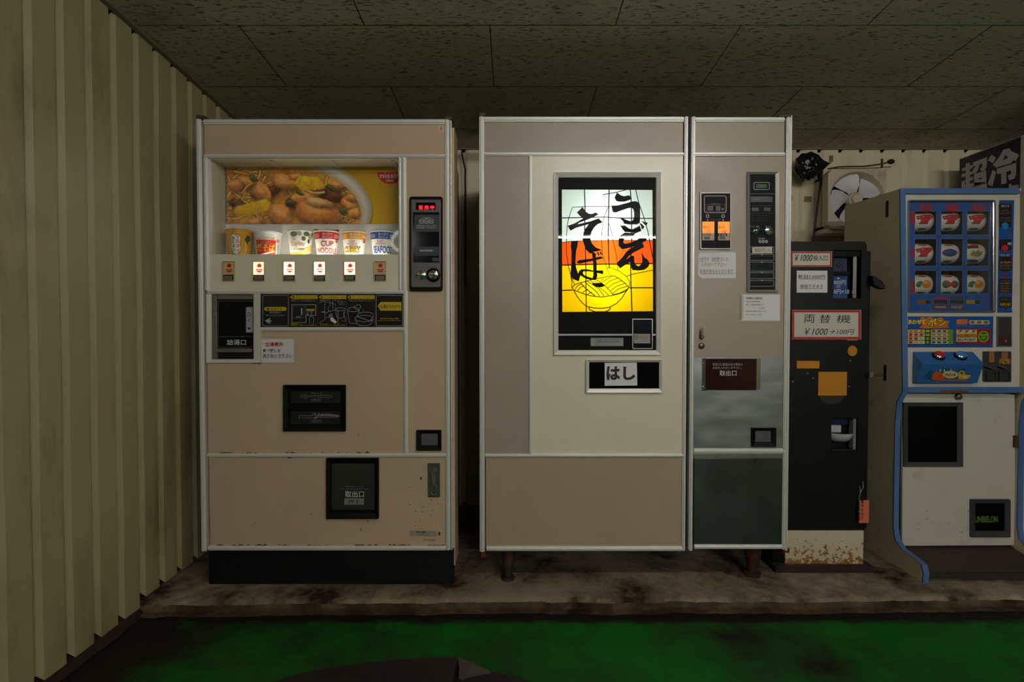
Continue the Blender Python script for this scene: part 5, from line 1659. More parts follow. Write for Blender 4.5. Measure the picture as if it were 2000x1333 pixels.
# funnel behind the front edge
mb = MB()
cw = [at(*p, YF) for p in ci]
cc = at(*ctr, YF)
vs = [(p[0], YF + .002, p[2]) for p in cw] + [(cc[0] + (p[0] - cc[0]) * .86, YF + .05, cc[2] + (p[2] - cc[2]) * .86) for p in cw]
mb.add(vs, [(i, (i + 1) % N, N + (i + 1) % N, N + i) for i in range(N)])
place('funnel', mb, FANW, fn, smooth=True)
X0, X1 = at(1617, 390, YF)[0] + .02, at(1731, 390, YF)[0] - .02
Z1, Z0 = at(1674, 331, YF)[2] - .02, at(1674, 448, YF)[2] + .02
place('back_plate', MB().box(X0, X1, YF + .10, YF + .104, Z0, Z1), mat('fan_dark', (18, 17, 16), .6), fn)
mb = MB(); mb.box(X0, X0 + .01, YF + .05, WB - .002, Z0, Z1); mb.box(X1 - .01, X1, YF + .05, WB - .002, Z0, Z1); mb.box(X0, X1, YF + .05, WB - .002, Z1 - .01, Z1); mb.box(X0, X1, YF + .05, WB - .002, Z0, Z0 + .01)
place('duct', mb, FANW, fn)
BLD = mat('fan_blade_white', (206, 206, 208), .4)
rw = .135
for b in range(5):
    a0 = math.radians(100 + 72 * b)
    vs, fs = [], []
    for i in range(7):
        rr = .028 + (rw - .028) * i / 6
        wid = math.radians(34 + 26 * min(1, i / 3)) * (1.0 if i < 6 else .93)
        off = math.radians(14) * i / 6
        for j in range(5):
            a = a0 - wid / 2 + wid * j / 4 + off
            vs.append((cc[0] + rr * math.cos(a), YF + .03 + .030 * (j / 4 - .5), cc[2] + rr * math.sin(a)))
    for i in range(6):
        for j in range(4):
            k = i * 5 + j
            fs.append((k, k + 1, k + 6, k + 5))
    place('blade', MB().add(vs, fs), BLD, fn, smooth=True)
mb = MB().lathe([(.040, .05), (.040, .018), (.034, .010), (.030, .009)], (cc[0], YF - .0, cc[2]), 'y', 28)
mb.lathe([(.029, .010), (.029, -.002), (.024, -.008), (0, -.009)], (cc[0], YF, cc[2]), 'y', 28)
place('hub', mb, FANW, fn, smooth=True)
place('sill', MB().pbox(1612, 446, 1731, 455, YF, .02, .12), FANW, fn, bevel=.003)
mb = MB(); mb.pbox(1601.5, 334, 1605, 448, YF + .12, .0, .03)
place('side_bracket', mb, BLACK, fn)

# bundle in a black bin bag
bag = bmesh.new()
bmesh.ops.create_icosphere(bag, subdivisions=4, radius=1)
rnd = random.Random(2)
bc = Vector(at(1577, 325, 3.16))
for v in bag.verts:
    n_ = v.co.normalized()
    s = 1 + .20 * mnoise.noise(n_ * 2.2 + Vector((3, 1, 7))) + .13 * abs(mnoise.noise(n_ * 5.5)) - .10 * abs(mnoise.noise(n_ * 9 + Vector((5, 5, 5))))
    tail = max(0, n_.x - .62) / .38
    p = Vector((n_.x * .064, n_.y * .055, n_.z * .073)) * s
    if tail > 0:
        p = p.lerp(Vector((.130, -.01, .016)), tail ** 1.4 * .95)
    v.co = p
me = bpy.data.meshes.new('bag'); bag.to_mesh(me); bag.free()
mb = MB().add([tuple(bc + v.co) for v in me.vertices], [tuple(p.vertices) for p in me.polygons])
bpy.data.meshes.remove(me)
tag(place('wrapped_bundle', mb, mat('bin_bag', (14, 14, 15), .22, bump=.8, bscale=60)), 'crumpled black plastic bag bundle tied high on the back wall beside the fan', 'plastic bag')
rd = thing('cloth_rod', at(1620, 329, 3.17), 'thin brown rod with a padded end tied above the exhaust fan', 'rod')
rm_ = mat('rod_brown', (62, 44, 26), .7, var=.2)
place('rod_bar', MB().tube([at(1617, 330, 3.14), at(1640, 326, 3.14), at(1690, 325, 3.14), at(1722, 320.6, 3.14), at(1736, 317, 3.14)], .0042, n=8), rm_, rd, smooth=True)
place('rod_bar', MB().tube([at(1622, 329.5, 3.145), at(1690, 329, 3.145), at(1715, 327.6, 3.145), at(1740, 326, 3.145)], .0022, n=6), rm_, rd, smooth=True)
mb = MB(); c0 = at(1740, 316, 3.14)
mb.lathe([(0, -.019), (.008, -.017), (.013, -.006), (.014, .006), (.009, .016), (0, .019)], c0, 'x', 14)
place('padded_end', mb, mat('pad_dark', (34, 28, 24), .9), rd, smooth=True)
mb = MB(); mb.pbox(1721.5, 310, 1725, 328, 3.135, 0, .006)
place('cross_clip', mb, rm_, rd)
tag(place('wall_conduit', MB().tube([at(1606, 334, 3.20), at(1602, 362, 3.20), at(1597, 400, 3.20), at(1588, 470, 3.20), at(1580, 540, 3.20)], .0062, n=8), mat('conduit_brown', (44, 34, 24), .6), smooth=True), 'dark brown conduit running down the back wall left of the fan', 'conduit')
TAPEB = mat('brown_tape', (136, 110, 52), .5, var=.2, vscale=40)
place('tape_patch', MB().pbox(1570.5, 384, 1585, 395, WB, -.002, -.0005), TAPEB, wb)
place('tape_patch', MB().pbox(1541, 382, 1546.5, 393, WB, -.002, -.0005), TAPEB, wb)
place('tape_patch', MB().pbox(1619, 304, 1627, 317, WB, -.002, -.0005), TAPEB, wb)
# cable between the two big machines
tag(place('hanging_cable', MB().tube([at(902, 298, 3.24), at(905, 315, 3.23), at(909, 333, 3.22), at(908.5, 345, 3.22), at(909, 400, 3.22), at(909, 560, 3.22)], .005, n=8), mat('cable_black', (22, 20, 18), .6), smooth=True), 'black cable hanging down the back wall in the gap between the two beige machines', 'cable')
# ================================================================== reel game machine
GX0, GX1 = 1.640, 2.172
def yz(px, py, X):
    """point of the upright side plane X seen at a pixel"""
    u = (px - 1000.0) / FPX; v = (666.5 - py) / FPX
    t = X / u
    return (t * (CP + v * SP), CAM_H + t * (-SP + v * CP))
gm = thing('reel_game_machine', (1.9, 2.6, PLAT), 'white and blue reel game machine with nine fruit reels behind glass', 'game machine')
BOARD = mat('beige_board', (204, 192, 160), .55, var=.06, vscale=4, dirt=(150, 134, 104), dscale=9, damt=.30)
BLUE = mat('blue_edge', (76, 112, 164), .5, var=.08)
WHT = mat('white_melamine', (206, 202, 190), .4, var=.04, vscale=4, dirt=(150, 142, 122), dscale=5, damt=.3)
front = [(1758, 369), (1763, 745), (1763, 766), (1752, 786), (1748, 830), (1745, 1030), (1748, 1052), (1760, 1072), (1786, 1091), (1800, 1104), (1804, 1120), (1802, 1133)]
prof = [yz(x, y, GX0) for x, y in front]
yt = yz(1650, 400, GX0)
prof = [(y, z) for y, z in prof]
ybk = yt[0]
prof[-1] = (prof[-1][0], PLAT)
full = prof + [(ybk, PLAT), (ybk, prof[0][1] + .012)]
def side(x0, x1):
    mb = MB(); n = len(full)
    mb.add([(x0, y, z) for y, z in full] + [(x1, y, z) for y, z in full], [tuple(range(n)), tuple(range(2 * n - 1, n - 1, -1))] + [(i, i + n, (i + 1) % n + n, (i + 1) % n) for i in range(n)])
    return mb
for x0, x1, s in ((GX0, GX0 + .020, 1), (GX1, GX1 + .020, 1)):
    sd = place('side_board', side(x0, x1), BOARD, gm)
    mb = MB()
    n = len(prof)
    P2 = [(y - .003, z) for y, z in prof]
    mb.add([(x0 - .001, y, z) for y, z in P2] + [(x1 + .001, y, z) for y, z in P2] + [(x0 - .001, y + .007, z) for y, z in P2] + [(x1 + .001, y + .007, z) for y, z in P2],
           [(i, i + 1, n + i + 1, n + i) for i in range(n - 1)] + [(i, 2 * n + i, 2 * n + i + 1, i + 1) for i in range(n - 1)] + [(n + i, n + i + 1, 3 * n + i + 1, 3 * n + i) for i in range(n - 1)])
    place('edge_strip', mb, BLUE, sd, smooth=True)
    mb = MB()
    if x0 == GX0:
        for a, b in (((1733, 392), (1737, 425)), ((1729, 713), (1733, 745))):
            ya, za = yz(a[0], a[1], GX0); _, zb_ = yz(a[0], b[1], GX0)
            pr = []
            for cz, a0 in ((za - .009, 0), (zb_ + .009, 180)):
                for k in range(7):
                    t = math.radians(a0 + 180 * k / 6); pr.append((ya + .009 * math.cos(t), cz + .009 * math.sin(t)))
            m_ = len(pr)
            mb.add([(x0 - .0012, y, z) for y, z in pr] + [(x0 + .004, y, z) for y, z in pr], [tuple(range(m_))] + [(i, (i + 1) % m_, m_ + (i + 1) % m_, m_ + i) for i in range(m_)])
        place_each('grip_slot', mb, mat('slot_black', (8, 8, 8), .7), sd)
gz1 = prof[0][1]; gzm = prof[2][1]
YG = prof[0][0] + .012
YD = prof[4][0] + .014
# back and top
mb = MB(); mb.box(GX0 + .02, GX1, ybk - .012, ybk, PLAT, gz1); mb.box(GX0 + .02, GX1, YG + .01, ybk, gz1 - .004, gz1 + .008)
place('carcass', mb, BOARD, gm)
place('top_rail', MB().pbox(1762, 367.5, 1992, 378.5, YG - .012, 0, .012), BLUE, gm, bevel=.002)
# white upper front with the screen opening
S0, S1, S2, S3 = 1773.0, 392.0, 1942.0, 610.0
def gx(px, py=560, Y=None): return at(px, py, Y or YG)[0]
up = place('upper_front', MB().frame(1762, 378, 1992, 757, (S0 - 1762, S1 - 378, 1992 - S2, 757 - S3), YG, 0, .012), WHT, gm)
mr_ = place('mid_rail', MB().pbox(1764, 757, 2002, 768, YG - .02, -.004, .02), BLUE, gm, bevel=.003)
# lower door
dr = place('lower_door', MB().prism([(1764, 776), (1772, 768), (1960, 768), (1982, 772), (1984, 1066), (1762, 1067)], YD, 0, .014), WHT, gm, bevel=.0015)
mb = MB(); zf = at(1870, 1068, YD)[2]; yf = prof[9][0] + .004
mb.box(GX0 + .02, GX1, yf, YD + .05, PLAT + .045, zf, mat('step_brown', (58, 46, 38), .7, var=.2, vscale=12))
mb.v = [(x, y, (zf - .0 if (z > PLAT + .05 and y > YD) else (zf - .035 if z > PLAT + .05 else z))) for x, y, z in mb.v]
place('foot_step', mb, mat('step_brown'), gm)
mb = MB()
hh = zf - .035
for k in range(6):
    z0 = PLAT + .012 + k * (hh - PLAT - .012) / 6
    mb.box(GX0 + .02, GX1, yf - .004, yf + .01, z0, z0 + (hh - PLAT - .012) / 6 * .72)
place_each('step_rib', mb, mat('step_ribs', (54, 48, 44), .6), gm)
# reel screen
BLUP = mat('panel_blue', (22, 82, 160), .3)
CHRED = mat('panel_red', (176, 20, 24), .4)
place('screen_bezel', MB().ring(rrect(S0 - 1, S1 - 1, S2 + 1, S3 + 1, 4), rrect(S0 + 1.6, S1 + 1.2, S2 - 3, S3 - 2, 4), YG, -.006, .012), mat('bezel_grey', (120, 124, 128), .3, metal=.6), gm, bevel=.001)
cols = ((1786.8, 1828.8), (1838, 1880), (1889, 1931))
rws = ((413, 458.4), (467, 519.6), (529, 573.6))
YS = YG + .012
fS = fm(YS)
# blue mask panel with nine openings, built as strips
mb = MB()
xs_ = [S0 - 2] + [v for c in cols for v in c] + [S2 + 2]
ys_ = [S1 - 2] + [v for r in rws for v in r] + [S3 + 2]
for j in range(7):
    for i in range(7):
        if i % 2 == 1 and j % 2 == 1: continue
        mb.pbox(xs_[i], ys_[j], xs_[i + 1], ys_[j + 1], YS, 0, .004)
sc_ = place('reel_mask', mb, BLUP, gm)
place('reel_chamber', MB().pbox(S0, S1, S2, S3, YS, .085, .09), mat('slot_black'), gm)
mb = MB()
for q in (1833.4, 1884.6): mb.pbox(q - .8, S1, q + .8, S3, YS, .005, .084)
for q in (462.6, 524.4): mb.pbox(S0, q - .8, S2, q + .8, YS, .005, .084)
place_each('reel_divider', mb, mat('slot_black'), gm)
mb = MB(); f1_ = fm(YS - .0006); f2_ = fm(YS - .0012)
gl = mat('panel_line', (110, 126, 140), .5)
for c in cols:
    for r in rws:
        mb.rim(c[0] - 1.2, r[0] - 1, c[1] + 1.2, r[1] + 1, .7, f1_, gl, 2)
kk = mat('panel_dark', (24, 22, 24), .5)
for c in cols:
    x = (c[0] + c[1]) / 2
    for y0, y1 in ((459.4, 466), (520.6, 528)):
        mb.rect(x - 1, y0, x + 1, y1, f1_, kk); mb.rect(x - 1.8, y0, x - 1, y1, f1_, gl); mb.rect(x + 1, y0, x + 1.8, y1, f1_, gl)
for r, yy in zip(rws, (431.4, 493.6, 555)):
    for x0, x1 in ((1830, 1837), (1881, 1888)):
        mb.rect(x0, yy - 1, x1, yy + 1, f1_, kk); mb.rect(x0, yy - 1.8, x1, yy - 1, f1_, gl); mb.rect(x0, yy + 1, x1, yy + 1.8, f1_, gl)
for p, q in (((1830, 459), (1837, 467)), ((1888, 459), (1881, 467)), ((1837, 520.5), (1830, 528.5)), ((1881, 520.5), (1888, 528.5))):
    mb.line([p, q], 2, f2_, kk)
    mb.line([(p[0] + 1, p[1]), (q[0] + 1.6, q[1])], .7, f2_, gl)
for x, s in zip((1808.5, 1859.5, 1911), '678'):
    mb.poly([(x - 11, 399.4), (x + 11.5, 399.4), (x + 11.5, 410), (x + 7, 414), (x - 7, 414), (x - 11, 410)], f1_, CHRED); mb.text(s, x - 3, 401.5, x + 3.4, 409.6, f2_, BLUP, .03)
for y0, y1, ss in ((413, 438, '42'), (486, 502, '1'), (548, 573, '35')):
    mb.rect(S0 + 1.6, y0, 1787, y1, f1_, CHRED)
    for k, s in enumerate(ss): mb.text(s, 1776.5, y0 + 2.4 + k * 12, 1782.5, y0 + 10.6 + k * 12, f2_, BLUP, .03)
for a, c, y0, y1, m_, s, tm in ((1792, 1818, 586.5, 594, kk, None, None), (1824, 1850.5, 579, 594, kk, None, None), (1856, 1882, 579, 594, kk, None, None), (1888, 1914, 586.5, 594, kk, None, None)):
    mb.rim(a - .6, y0 - .6, c + .6, y1 + .6, .6, f1_, gl); mb.rect(a, y0, c, y1, f1_, m_)
mb.rect(1792, 587, 1808, 593.4, f2_, mat('panel_orange', (150, 84, 16), .5)); mb.text('POINT', 1793.4, 588.4, 1806.6, 592, fm(YS - .0016), kk)
mb.rect(1888, 587, 1904, 593.4, f2_, mat('panel_yellow', (190, 160, 20), .5)); mb.text('CREDIT', 1889.4, 588.4, 1902.6, 592, fm(YS - .0016), kk)
mb.rect(1824.6, 580, 1850, 586, f2_, CHRED); mb.text('PRIZE', 1827, 581, 1847.6, 585, fm(YS - .0016), BLUP, .03); mb.rect(1856.6, 580, 1881.4, 586, f2_, mat('panel_violet', (70, 70, 110), .5)); mb.text('PAYOUT', 1858, 581, 1880, 585, fm(YS - .0016), kk)
for a, c, s in ((1824, 1850.5, 'WINNER'), (1856, 1882, 'PRIZE BET')):
    mb.rect(a, 596, c, 604.6, f1_, mat('panel_maroon', (96, 16, 20), .4)); mb.text(s, a + 1.6, 597.8, c - 1.6, 602.8, f2_, WL, .02)
for a in (1792, 1888): mb.rim(a, 597, a + 26, 604, .5, f1_, mat('panel_blue_lt', (40, 96, 160), .4))
place('mask_print', mb, gl, sc_)
# reels
REELW = mat('reel_white', (214, 210, 198), .45)
sym = (('7', '7', '7'), ('7', 'plum', 'crown'), ('orange', 'melon', 'orange'))
vc = ((430, 17), (494, 17.6), (555.5, 17.5))
YR = YS + .062
ink = lambda k, c: mat('reel_' + k, c, .5)
for j in range(3):
    for i in range(3):
        c = cols[i]
        cx = (c[0] + c[1]) / 2 - 1.6
        x0, x1 = gx(cx - 18.4, 500, YS + .02), gx(cx + 18.4, 500, YS + .02)
        zc = at(cx, vc[j][0], YS + .02)[2]
        rad = .045
        prf = []
        for k in range(11):
            t = -1 + 2 * k / 10
            prf.append((rad * (1 - .10 * t * t - .25 * max(0, abs(t) - .8)), (x0 + x1) / 2 + (x1 - x0) / 2 * t))
        rl_ = place('reel', MB().lathe(prf, (0, YR, zc), 'x', 40), REELW, gm, smooth=True)
        def drum(lift, cx=cx, zc=zc):
            def f(u, v):      # u,v in pixels from the symbol centre
                X = gx(cx + u, 500, YS + .02)
                t = (X - (x0 + x1) / 2) / ((x1 - x0) / 2)
                r = rad * (1 - .10 * t * t) + lift
                a = -v / 461.0 / rad
                a = max(-1.4, min(1.4, a))
                return (X, YR - r * math.cos(a), zc + r * math.sin(a))
            return f
        mb = MB(); d_, e_ = drum(.0006), drum(.0011)
        s = sym[j][i]
        def tiny(pts, m, lift=.0011): mb.poly2(pts, drum(lift), m, 2.2)
        tiny(ell(0, -19, 8, 4, 12), ink('orange', (196, 104, 20))); tiny(ell(-2, 19, 9, 3, 12), ink('green', (52, 92, 40)))
        if s == '7':
            pts = [(-16, -7), (-4, -9), (13, -10), (15, -6), (5, 2), (4, 7), (-12, 7), (-8, 2), (0, -3), (-10, -2), (-14, 0)]
            tiny([(p[0] * 1.08, p[1] * 1.15) for p in pts], ink('dark', (50, 20, 30)), .0008); tiny(pts, ink('red', (190, 24, 34)))
            mb.line([(-14, -5), (-4, -7), (11, -8)], .9, drum(.0014), ink('pale', (220, 190, 190)))
        elif s == 'plum':
            tiny(ell(-3, 0, 14.5, 7.6, 20), ink('plum', (52, 52, 120))); mb.line([(-14, -1), (-4, -3), (8, -1)], 1, drum(.0014), ink('plum_hi', (100, 104, 170))); tiny([(9, -2), (13, -1), (10, 2)], ink('dark', (50, 20, 30)))
        elif s == 'crown':
            tiny([(-17, -17), (4, -17), (4, -9), (-17, -9)], ink('maroon', (120, 30, 40)))
            tiny([(-14, 4), (-10, -5), (-4, -2), (1, -6), (6, -2), (11, -4), (8, 5), (2, 8), (-8, 7)], ink('gold', (150, 130, 60))); mb.line([(-10, 3), (-2, 0), (6, 3)], 1, drum(.0014), ink('dark', (50, 20, 30)))
            tiny(ell(-5, 17, 12, 3, 12), ink('plum', (52, 52, 120)))
        elif s == 'orange':
            tiny(ell(4, 0, 9.4, 8, 20), ink('orange2', (206, 124, 26))); tiny(ell(1, -3, 3, 2.2, 10), ink('orange_hi', (232, 170, 80)), .0014); tiny([(-17, 2), (-14, -4), (-8, -7), (-3, -4), (-7, 1), (-8, 6), (-14, 6)], ink('leaf', (30, 104, 52)))
        else:
            tiny(ell(-9, 0, 7.4, 8, 18), ink('melon_green', (30, 104, 52))); tiny(ell(8, 0, 7.4, 7.4, 18), ink('melon_dark', (52, 84, 40))); tiny([(-9, -6), (1, -3), (1, 4), (-6, 7)], ink('red', (190, 24, 34)), .0014); tiny(ell(6, 0, 3.4, 5, 12), ink('red', (190, 24, 34)), .0014); mb.line([(-14, -4), (-12, 4)], 1, drum(.0014), ink('melon_dark', (52, 84, 40)))
        place('reel_symbol', mb, ink('red', (190, 24, 34)), rl_)
place('screen_glass', MB().rect(S0 + 1, S1 + 1, S2 - 2, S3 - 1.5, fm(YG - .001)), PANE, gm)
place('screen_edge', MB().tube([at(1940, 396, YG - .006), at(1940, 606, YG - .006)], .0022, n=8), CHROME, gm, smooth=True)
# instruction strip
st = place('instruction_strip', MB().pbox(1949.6, 391.5, 1977.4, 611, YG, -.003, .004), BLUP, gm)
mb = MB(); f1_ = fm(YG - .0036); f2_ = fm(YG - .0042)
drk = mat('strip_dark', (30, 16, 22), .5); tan = mat('strip_tan', (150, 130, 70), .6)
for y0, y1 in ((398, 447), (468, 492), (497, 532), (545, 577), (580, 604)):
    mb.poly([(1951.4, y0), (1975.6, y0), (1975.6, y1 - 4), (1963.5, y1), (1951.4, y1 - 4)], f1_, drk)
mb.text('遊び方', 1955.5, 400.4, 1972, 405, f2_, WL, .01); mb.text('コインを', 1957, 410, 1970, 413.6, f2_, tan); mb.text('入れてください', 1954, 415.6, 1973, 418.8, f2_, tan); mb.text('ボタンを押す', 1954, 424.8, 1973, 428, f2_, tan); mb.text('リールが止まる', 1953.6, 429.6, 1973.4, 432.8, f2_, tan)
mb.poly(ell(1963.3, 441.5, 6.4, 6.8, 20), f2_, mat('strip_cyan', (30, 130, 190), .4)); mb.poly(ell(1971, 459.6, 3.4, 3.6, 12), f2_, mat('strip_brown', (110, 70, 40), .5))
mb.poly(ell(1962.6, 485, 6.4, 6.6, 20), f2_, mat('strip_red', (200, 40, 30), .4)); mb.rect(1968, 474, 1975.6, 478.4, f2_, WL); mb.text('PRIZE BET', 1953, 497, 1973.6, 501, f2_, WL, .02)
mb.text('ALL FRUITS', 1953, 511, 1973.6, 515, f2_, mat('strip_gold', (190, 150, 20), .5), .02); mb.text('BIG POINT', 1953, 517, 1973.6, 521, f2_, tan); mb.text('がそろうと当り', 1953, 523, 1973.6, 526.6, f2_, tan)
mb.rect(1955, 536, 1972, 542, f1_, mat('strip_red2', (120, 40, 30), .5))
for k, s in enumerate(('メダルを', 'ためて景品と', '交換できます', '景品は店員に', 'お申し出下さい', '当店専用')): mb.text(s, 1954, 547 + k * 5, 1973, 550.2 + k * 5, f2_, (tan, WL, tan)[k % 3])
mb.text('終了後は', 1956, 583.4, 1970, 586.8, f2_, tan); mb.text('GAME OVER', 1953, 592, 1973.6, 597.6, f2_, mat('strip_gold'), .03); mb.text('になります', 1956, 599, 1970, 602, f2_, tan)
place('strip_print', mb, tan, st)
# pay table
pt = place('pay_table', MB().pbox(1772.6, 618.4, 1938.6, 678.6, YG, -.003, .004), BLUP, gm)
mb = MB(); f3_ = fm(YG - .0048)
mb.poly([(1796, 628), (1800, 617.6), (1809, 622), (1818, 618.6), (1826, 624), (1838, 620), (1846, 626), (1856, 628), (1850, 634), (1854, 640), (1836, 641), (1810, 642), (1796, 641), (1802, 634)], f1_, mat('burst_orange', (206, 110, 30), .5))
yy_ = mat('burst_yellow', (236, 206, 20), .5)
mb.text('あわせて', 1773.6, 624.4, 1808, 634, f2_, yy_, .05); mb.text('ポン', 1811, 621.6, 1849, 638.4, f2_, mat('ink_dark_green', (30, 60, 20), .5), .09); mb.text('ポン', 1812, 622.4, 1848, 637.6, f3_, yy_, .03)
mb.poly([(1868, 624.6), (1889, 623.4), (1891, 630), (1887, 634), (1868.6, 634)], f1_, mat('burst_orange')); mb.poly(rrect(1893, 626, 1933, 634, 3), f1_, mat('table_cream', (206, 196, 150), .5))
for k in range(3): mb.poly(ell(1899.5 + k * 13, 630, 5, 2.8, 12), f2_, mat('table_olive', (120, 100, 30), .5))
for k, q in enumerate(range(5)): mb.text(('そろえば', '役に応じて', '払い出し', 'ポイント', '倍')[k], 1868 + k * 13, 635.6, 1879 + k * 13, 638.4, f1_, tan)
grn = mat('table_green', (10, 110, 24), .5); lime = mat('table_lime', (150, 180, 20), .5); cr = mat('table_cream')
mb.rect(1772.8, 643, 1861.6, 673, f1_, kk)
for k in range(4):
    y0 = 644 + k * 7.3; y1 = y0 + 6.2
    mb.rect(1773, y0, 1806, y1, f2_, cr); mb.rect(1806.4, y0, 1816.6, y1, f2_, grn); mb.rect(1818, y0, 1851, y1, f2_, cr); mb.rect(1851.4, y0, 1861, y1, f2_, lime)
    mb.text(('20', '10', '5', '2')[k], 1808 + (2 if k > 1 else 0), y0 + .9, 1815.4 - (2 if k > 1 else 0), y1 - .9, f3_, yy_, .03); mb.text(('50', '100', '30', '20')[k], 1852.6, y0 + .9, 1860, y1 - .9, f3_, grn, .03)
    for q in range(3):
        c = ((200, 120, 20), (180, 30, 20), (180, 30, 20), (180, 30, 20))[k]
        if (k == 2 and q == 2) or (k == 3 and q > 0): mb.rect(1797 - (10 if q == 1 else 0), y0 + 2.7, 1802 - (10 if q == 1 else 0), y0 + 3.6, f3_, kk)
        else: mb.poly(ell(1778.6 + q * 10.6, y0 + 3.1, 3.8, 2.6, 10), f3_, mat('fruit_%d_%d' % (c[0], c[1]), c, .5))
        mb.poly(ell(1823.4 + q * 10.8, y0 + 3.1, 4.2, 2, 10), f3_, mat('fruit_r%d' % k, ((120, 50, 40), (130, 120, 110), (90, 80, 40), (30, 50, 120))[k], .5))
mb.rect(1866.4, 642.6, 1934.6, 673, f1_, mat('table_red', (150, 16, 20), .5)); mb.rect(1868, 644.4, 1908, 668, f2_, cr)
for k in range(3): mb.text('7', 1871 + k * 13, 645.4, 1881 + k * 13, 650.4, f3_, mat('fruit_r0'), .05)
mb.rect(1868, 652, 1908, 660, fm(YG - .0046), mat('strip_gold')); mb.text('ALL FRUITS', 1869, 653.4, 1907, 658.8, fm(YG - .0052), mat('fruit_120_50b', (150, 60, 20), .5), .03); mb.text('BIG POINT', 1870, 661.4, 1906, 666.6, f3_, mat('table_blue', (50, 70, 150), .5), .03)
mb.poly(ell(1921, 657.6, 10.6, 11, 24), f2_, lime); mb.poly(ell(1921, 657.6, 8.6, 9, 24), f3_, mat('table_dgreen', (30, 110, 20), .5)); mb.text('PRIZE', 1914, 653, 1928, 657, fm(YG - .0054), lime, .03); mb.text('GET', 1916, 658.4, 1926, 662.4, fm(YG - .0054), lime, .03)
place('table_print', mb, cr, pt)
mb = MB()
for x, y in ((1853, 620.4), (1935.6, 620.4), (1852.6, 675), (1935, 675), (1951.4, 393.4), (1975.4, 393.4), (1951, 609), (1975.4, 609), (1951.6, 500), (1975.6, 500)):
    p = at(x, y, YG); mb.lathe([(.0026, -.003), (.002, -.0055), (0, -.0055)], (p[0], YG, p[2]), 'y', 8)
place_each('screw', mb, CHROME, gm)
# medal return box and coin acceptor
mb = MB(); mb.frame(1945.6, 618.4, 1974.4, 677.4, 2.2, YG, -.005, .01, mat('bezel_grey')); mb.pbox(1947.6, 620, 1972.6, 676, YG, -.0015, .006, mat('box_dark', (62, 58, 60), .3)); mb.pbox(1948, 658, 1972.4, 676, YG, -.003, .004, mat('box_wine', (70, 34, 40), .4))
p = at(1962, 667, YG); mb.lathe([(.008, -.002), (.006, -.008), (0, -.009)], (p[0], YG, p[2]), 'y', 14, CHROME)
place('medal_box', mb, WHT, gm)
ca = place('coin_acceptor', MB().prism(rrect(1918.4, 686.6, 1974, 746.4, 2.5), YG, -.004, .006), mat('acceptor_grey', (66, 66, 68), .35, metal=.3), gm, bevel=.001)
card = mat('cardboard', (150, 104, 58), .8)
mb = MB(); mb.pbox(1929.4, 686.4, 1939.6, 708, YG, -.007, -.003); mb.pbox(1953.6, 687.6, 1966, 702, YG, -.007, -.003); mb.pbox(1948.8, 700.6, 1970.4, 710.6, YG, -.0072, -.003)
place_each('cardboard_patch', mb, card, ca)
mb = MB(); mb.rect(1959, 703.4, 1970, 711.4, fm(YG - .0080), mat('strip_gold')); mb.text('IN', 1961.6, 705, 1967.4, 710, fm(YG - .0086), KPRINT, .03)
place('coin_mark', mb, KPRINT, ca)
mb = MB()
for x in (1928, 1954.6): 
    mb.tube([at(x - 6, 714, YG - .006), at(x, 716, YG - .018), at(x + 14, 722, YG - .008)], .0042, n=8)
place_each('coin_lever', mb, STEELD, ca, smooth=True)
for a, c in ((1923, 1943.6), (1948, 1970.4)):
    mb = MB().frame(a, 725, c, 744.6, 2.6, YG, -.010, .0); mb.pbox(a + 2, 727, c - 2, 743, YG, -.006, -.003)
    place('return_cup', mb, mat('cup_dark', (44, 44, 46), .4), ca)
# console with two push buttons
CON = mat('console_blue', (46, 102, 164), .4, var=.05)
xw0, xw1 = gx(1782.3, 687), gx(1900.6, 687)
zt_ = at(1840, 687, YG)[2]; 
yft = xw0 * FPX / 801.9; zft = at(1860, 711, yft)[2]
yfb = xw0 * FPX / 791.7; zfb = at(1850, 748.8, yfb)[2]
zwb = zfb
mb = MB()
sec = [(YG, zt_), (yft, zft), (yfb, zfb), (YG, zwb)]
mb.add([(xw0, y, z) for y, z in sec] + [(xw1, y, z) for y, z in sec], [(0, 1, 2, 3), (7, 6, 5, 4), (0, 4, 5, 1), (1, 5, 6, 2), (2, 6, 7, 3), (3, 7, 4, 0)])
con = place('button_console', mb, CON, gm, bevel=.003)
nrm = Vector((0, -(zt_ - zft), (YG - yft))).normalized()
for px, k in ((1834, 0), (1876.5, 1)):
    t = .42
    c = Vector((at(px, 695, (YG + yft) / 2)[0], YG + (yft - YG) * t, zt_ + (zft - zt_) * t))
    ux_ = Vector((1, 0, 0)); vx_ = nrm.cross(ux_)
    def disc(r, h, m, mbx):
        pts = [c + ux_ * r * math.cos(2 * math.pi * q / 24) + vx_ * r * math.sin(2 * math.pi * q / 24) for q in range(24)]
        mbx.add([tuple(p) for p in pts] + [tuple(p + nrm * h) for p in pts] + [tuple(p + nrm * (h + .003) - (p - c) * .14) for p in pts], [tuple(range(48, 72))] + [(q, (q + 1) % 24, 24 + (q + 1) % 24, 24 + q) for q in range(24)] + [(24 + q, 24 + (q + 1) % 24, 48 + (q + 1) % 24, 48 + q) for q in range(24)], m)
    mb = MB(); disc(.0245, .006, BLACK, mb); disc(.0205, .013, CHROME, mb); disc(.0185, .0155, (mat('push_red', (206, 46, 40), .3), mat('push_blue', (60, 140, 210), .3))[k], mb)
    place('push_button', mb, BLACK, con, smooth=True, label=('red push button', 'blue push button')[k])
def cf(lift):
    def f(px, py):
        # print lies on the leaning front of the console
        t = (py - 711) / (748.8 - 711)
        y = yft + (yfb - yft) * t - lift
        x = (px - 1000) / FPX * y
        return (x, y, zft + (zfb - zft) * t)
    return f
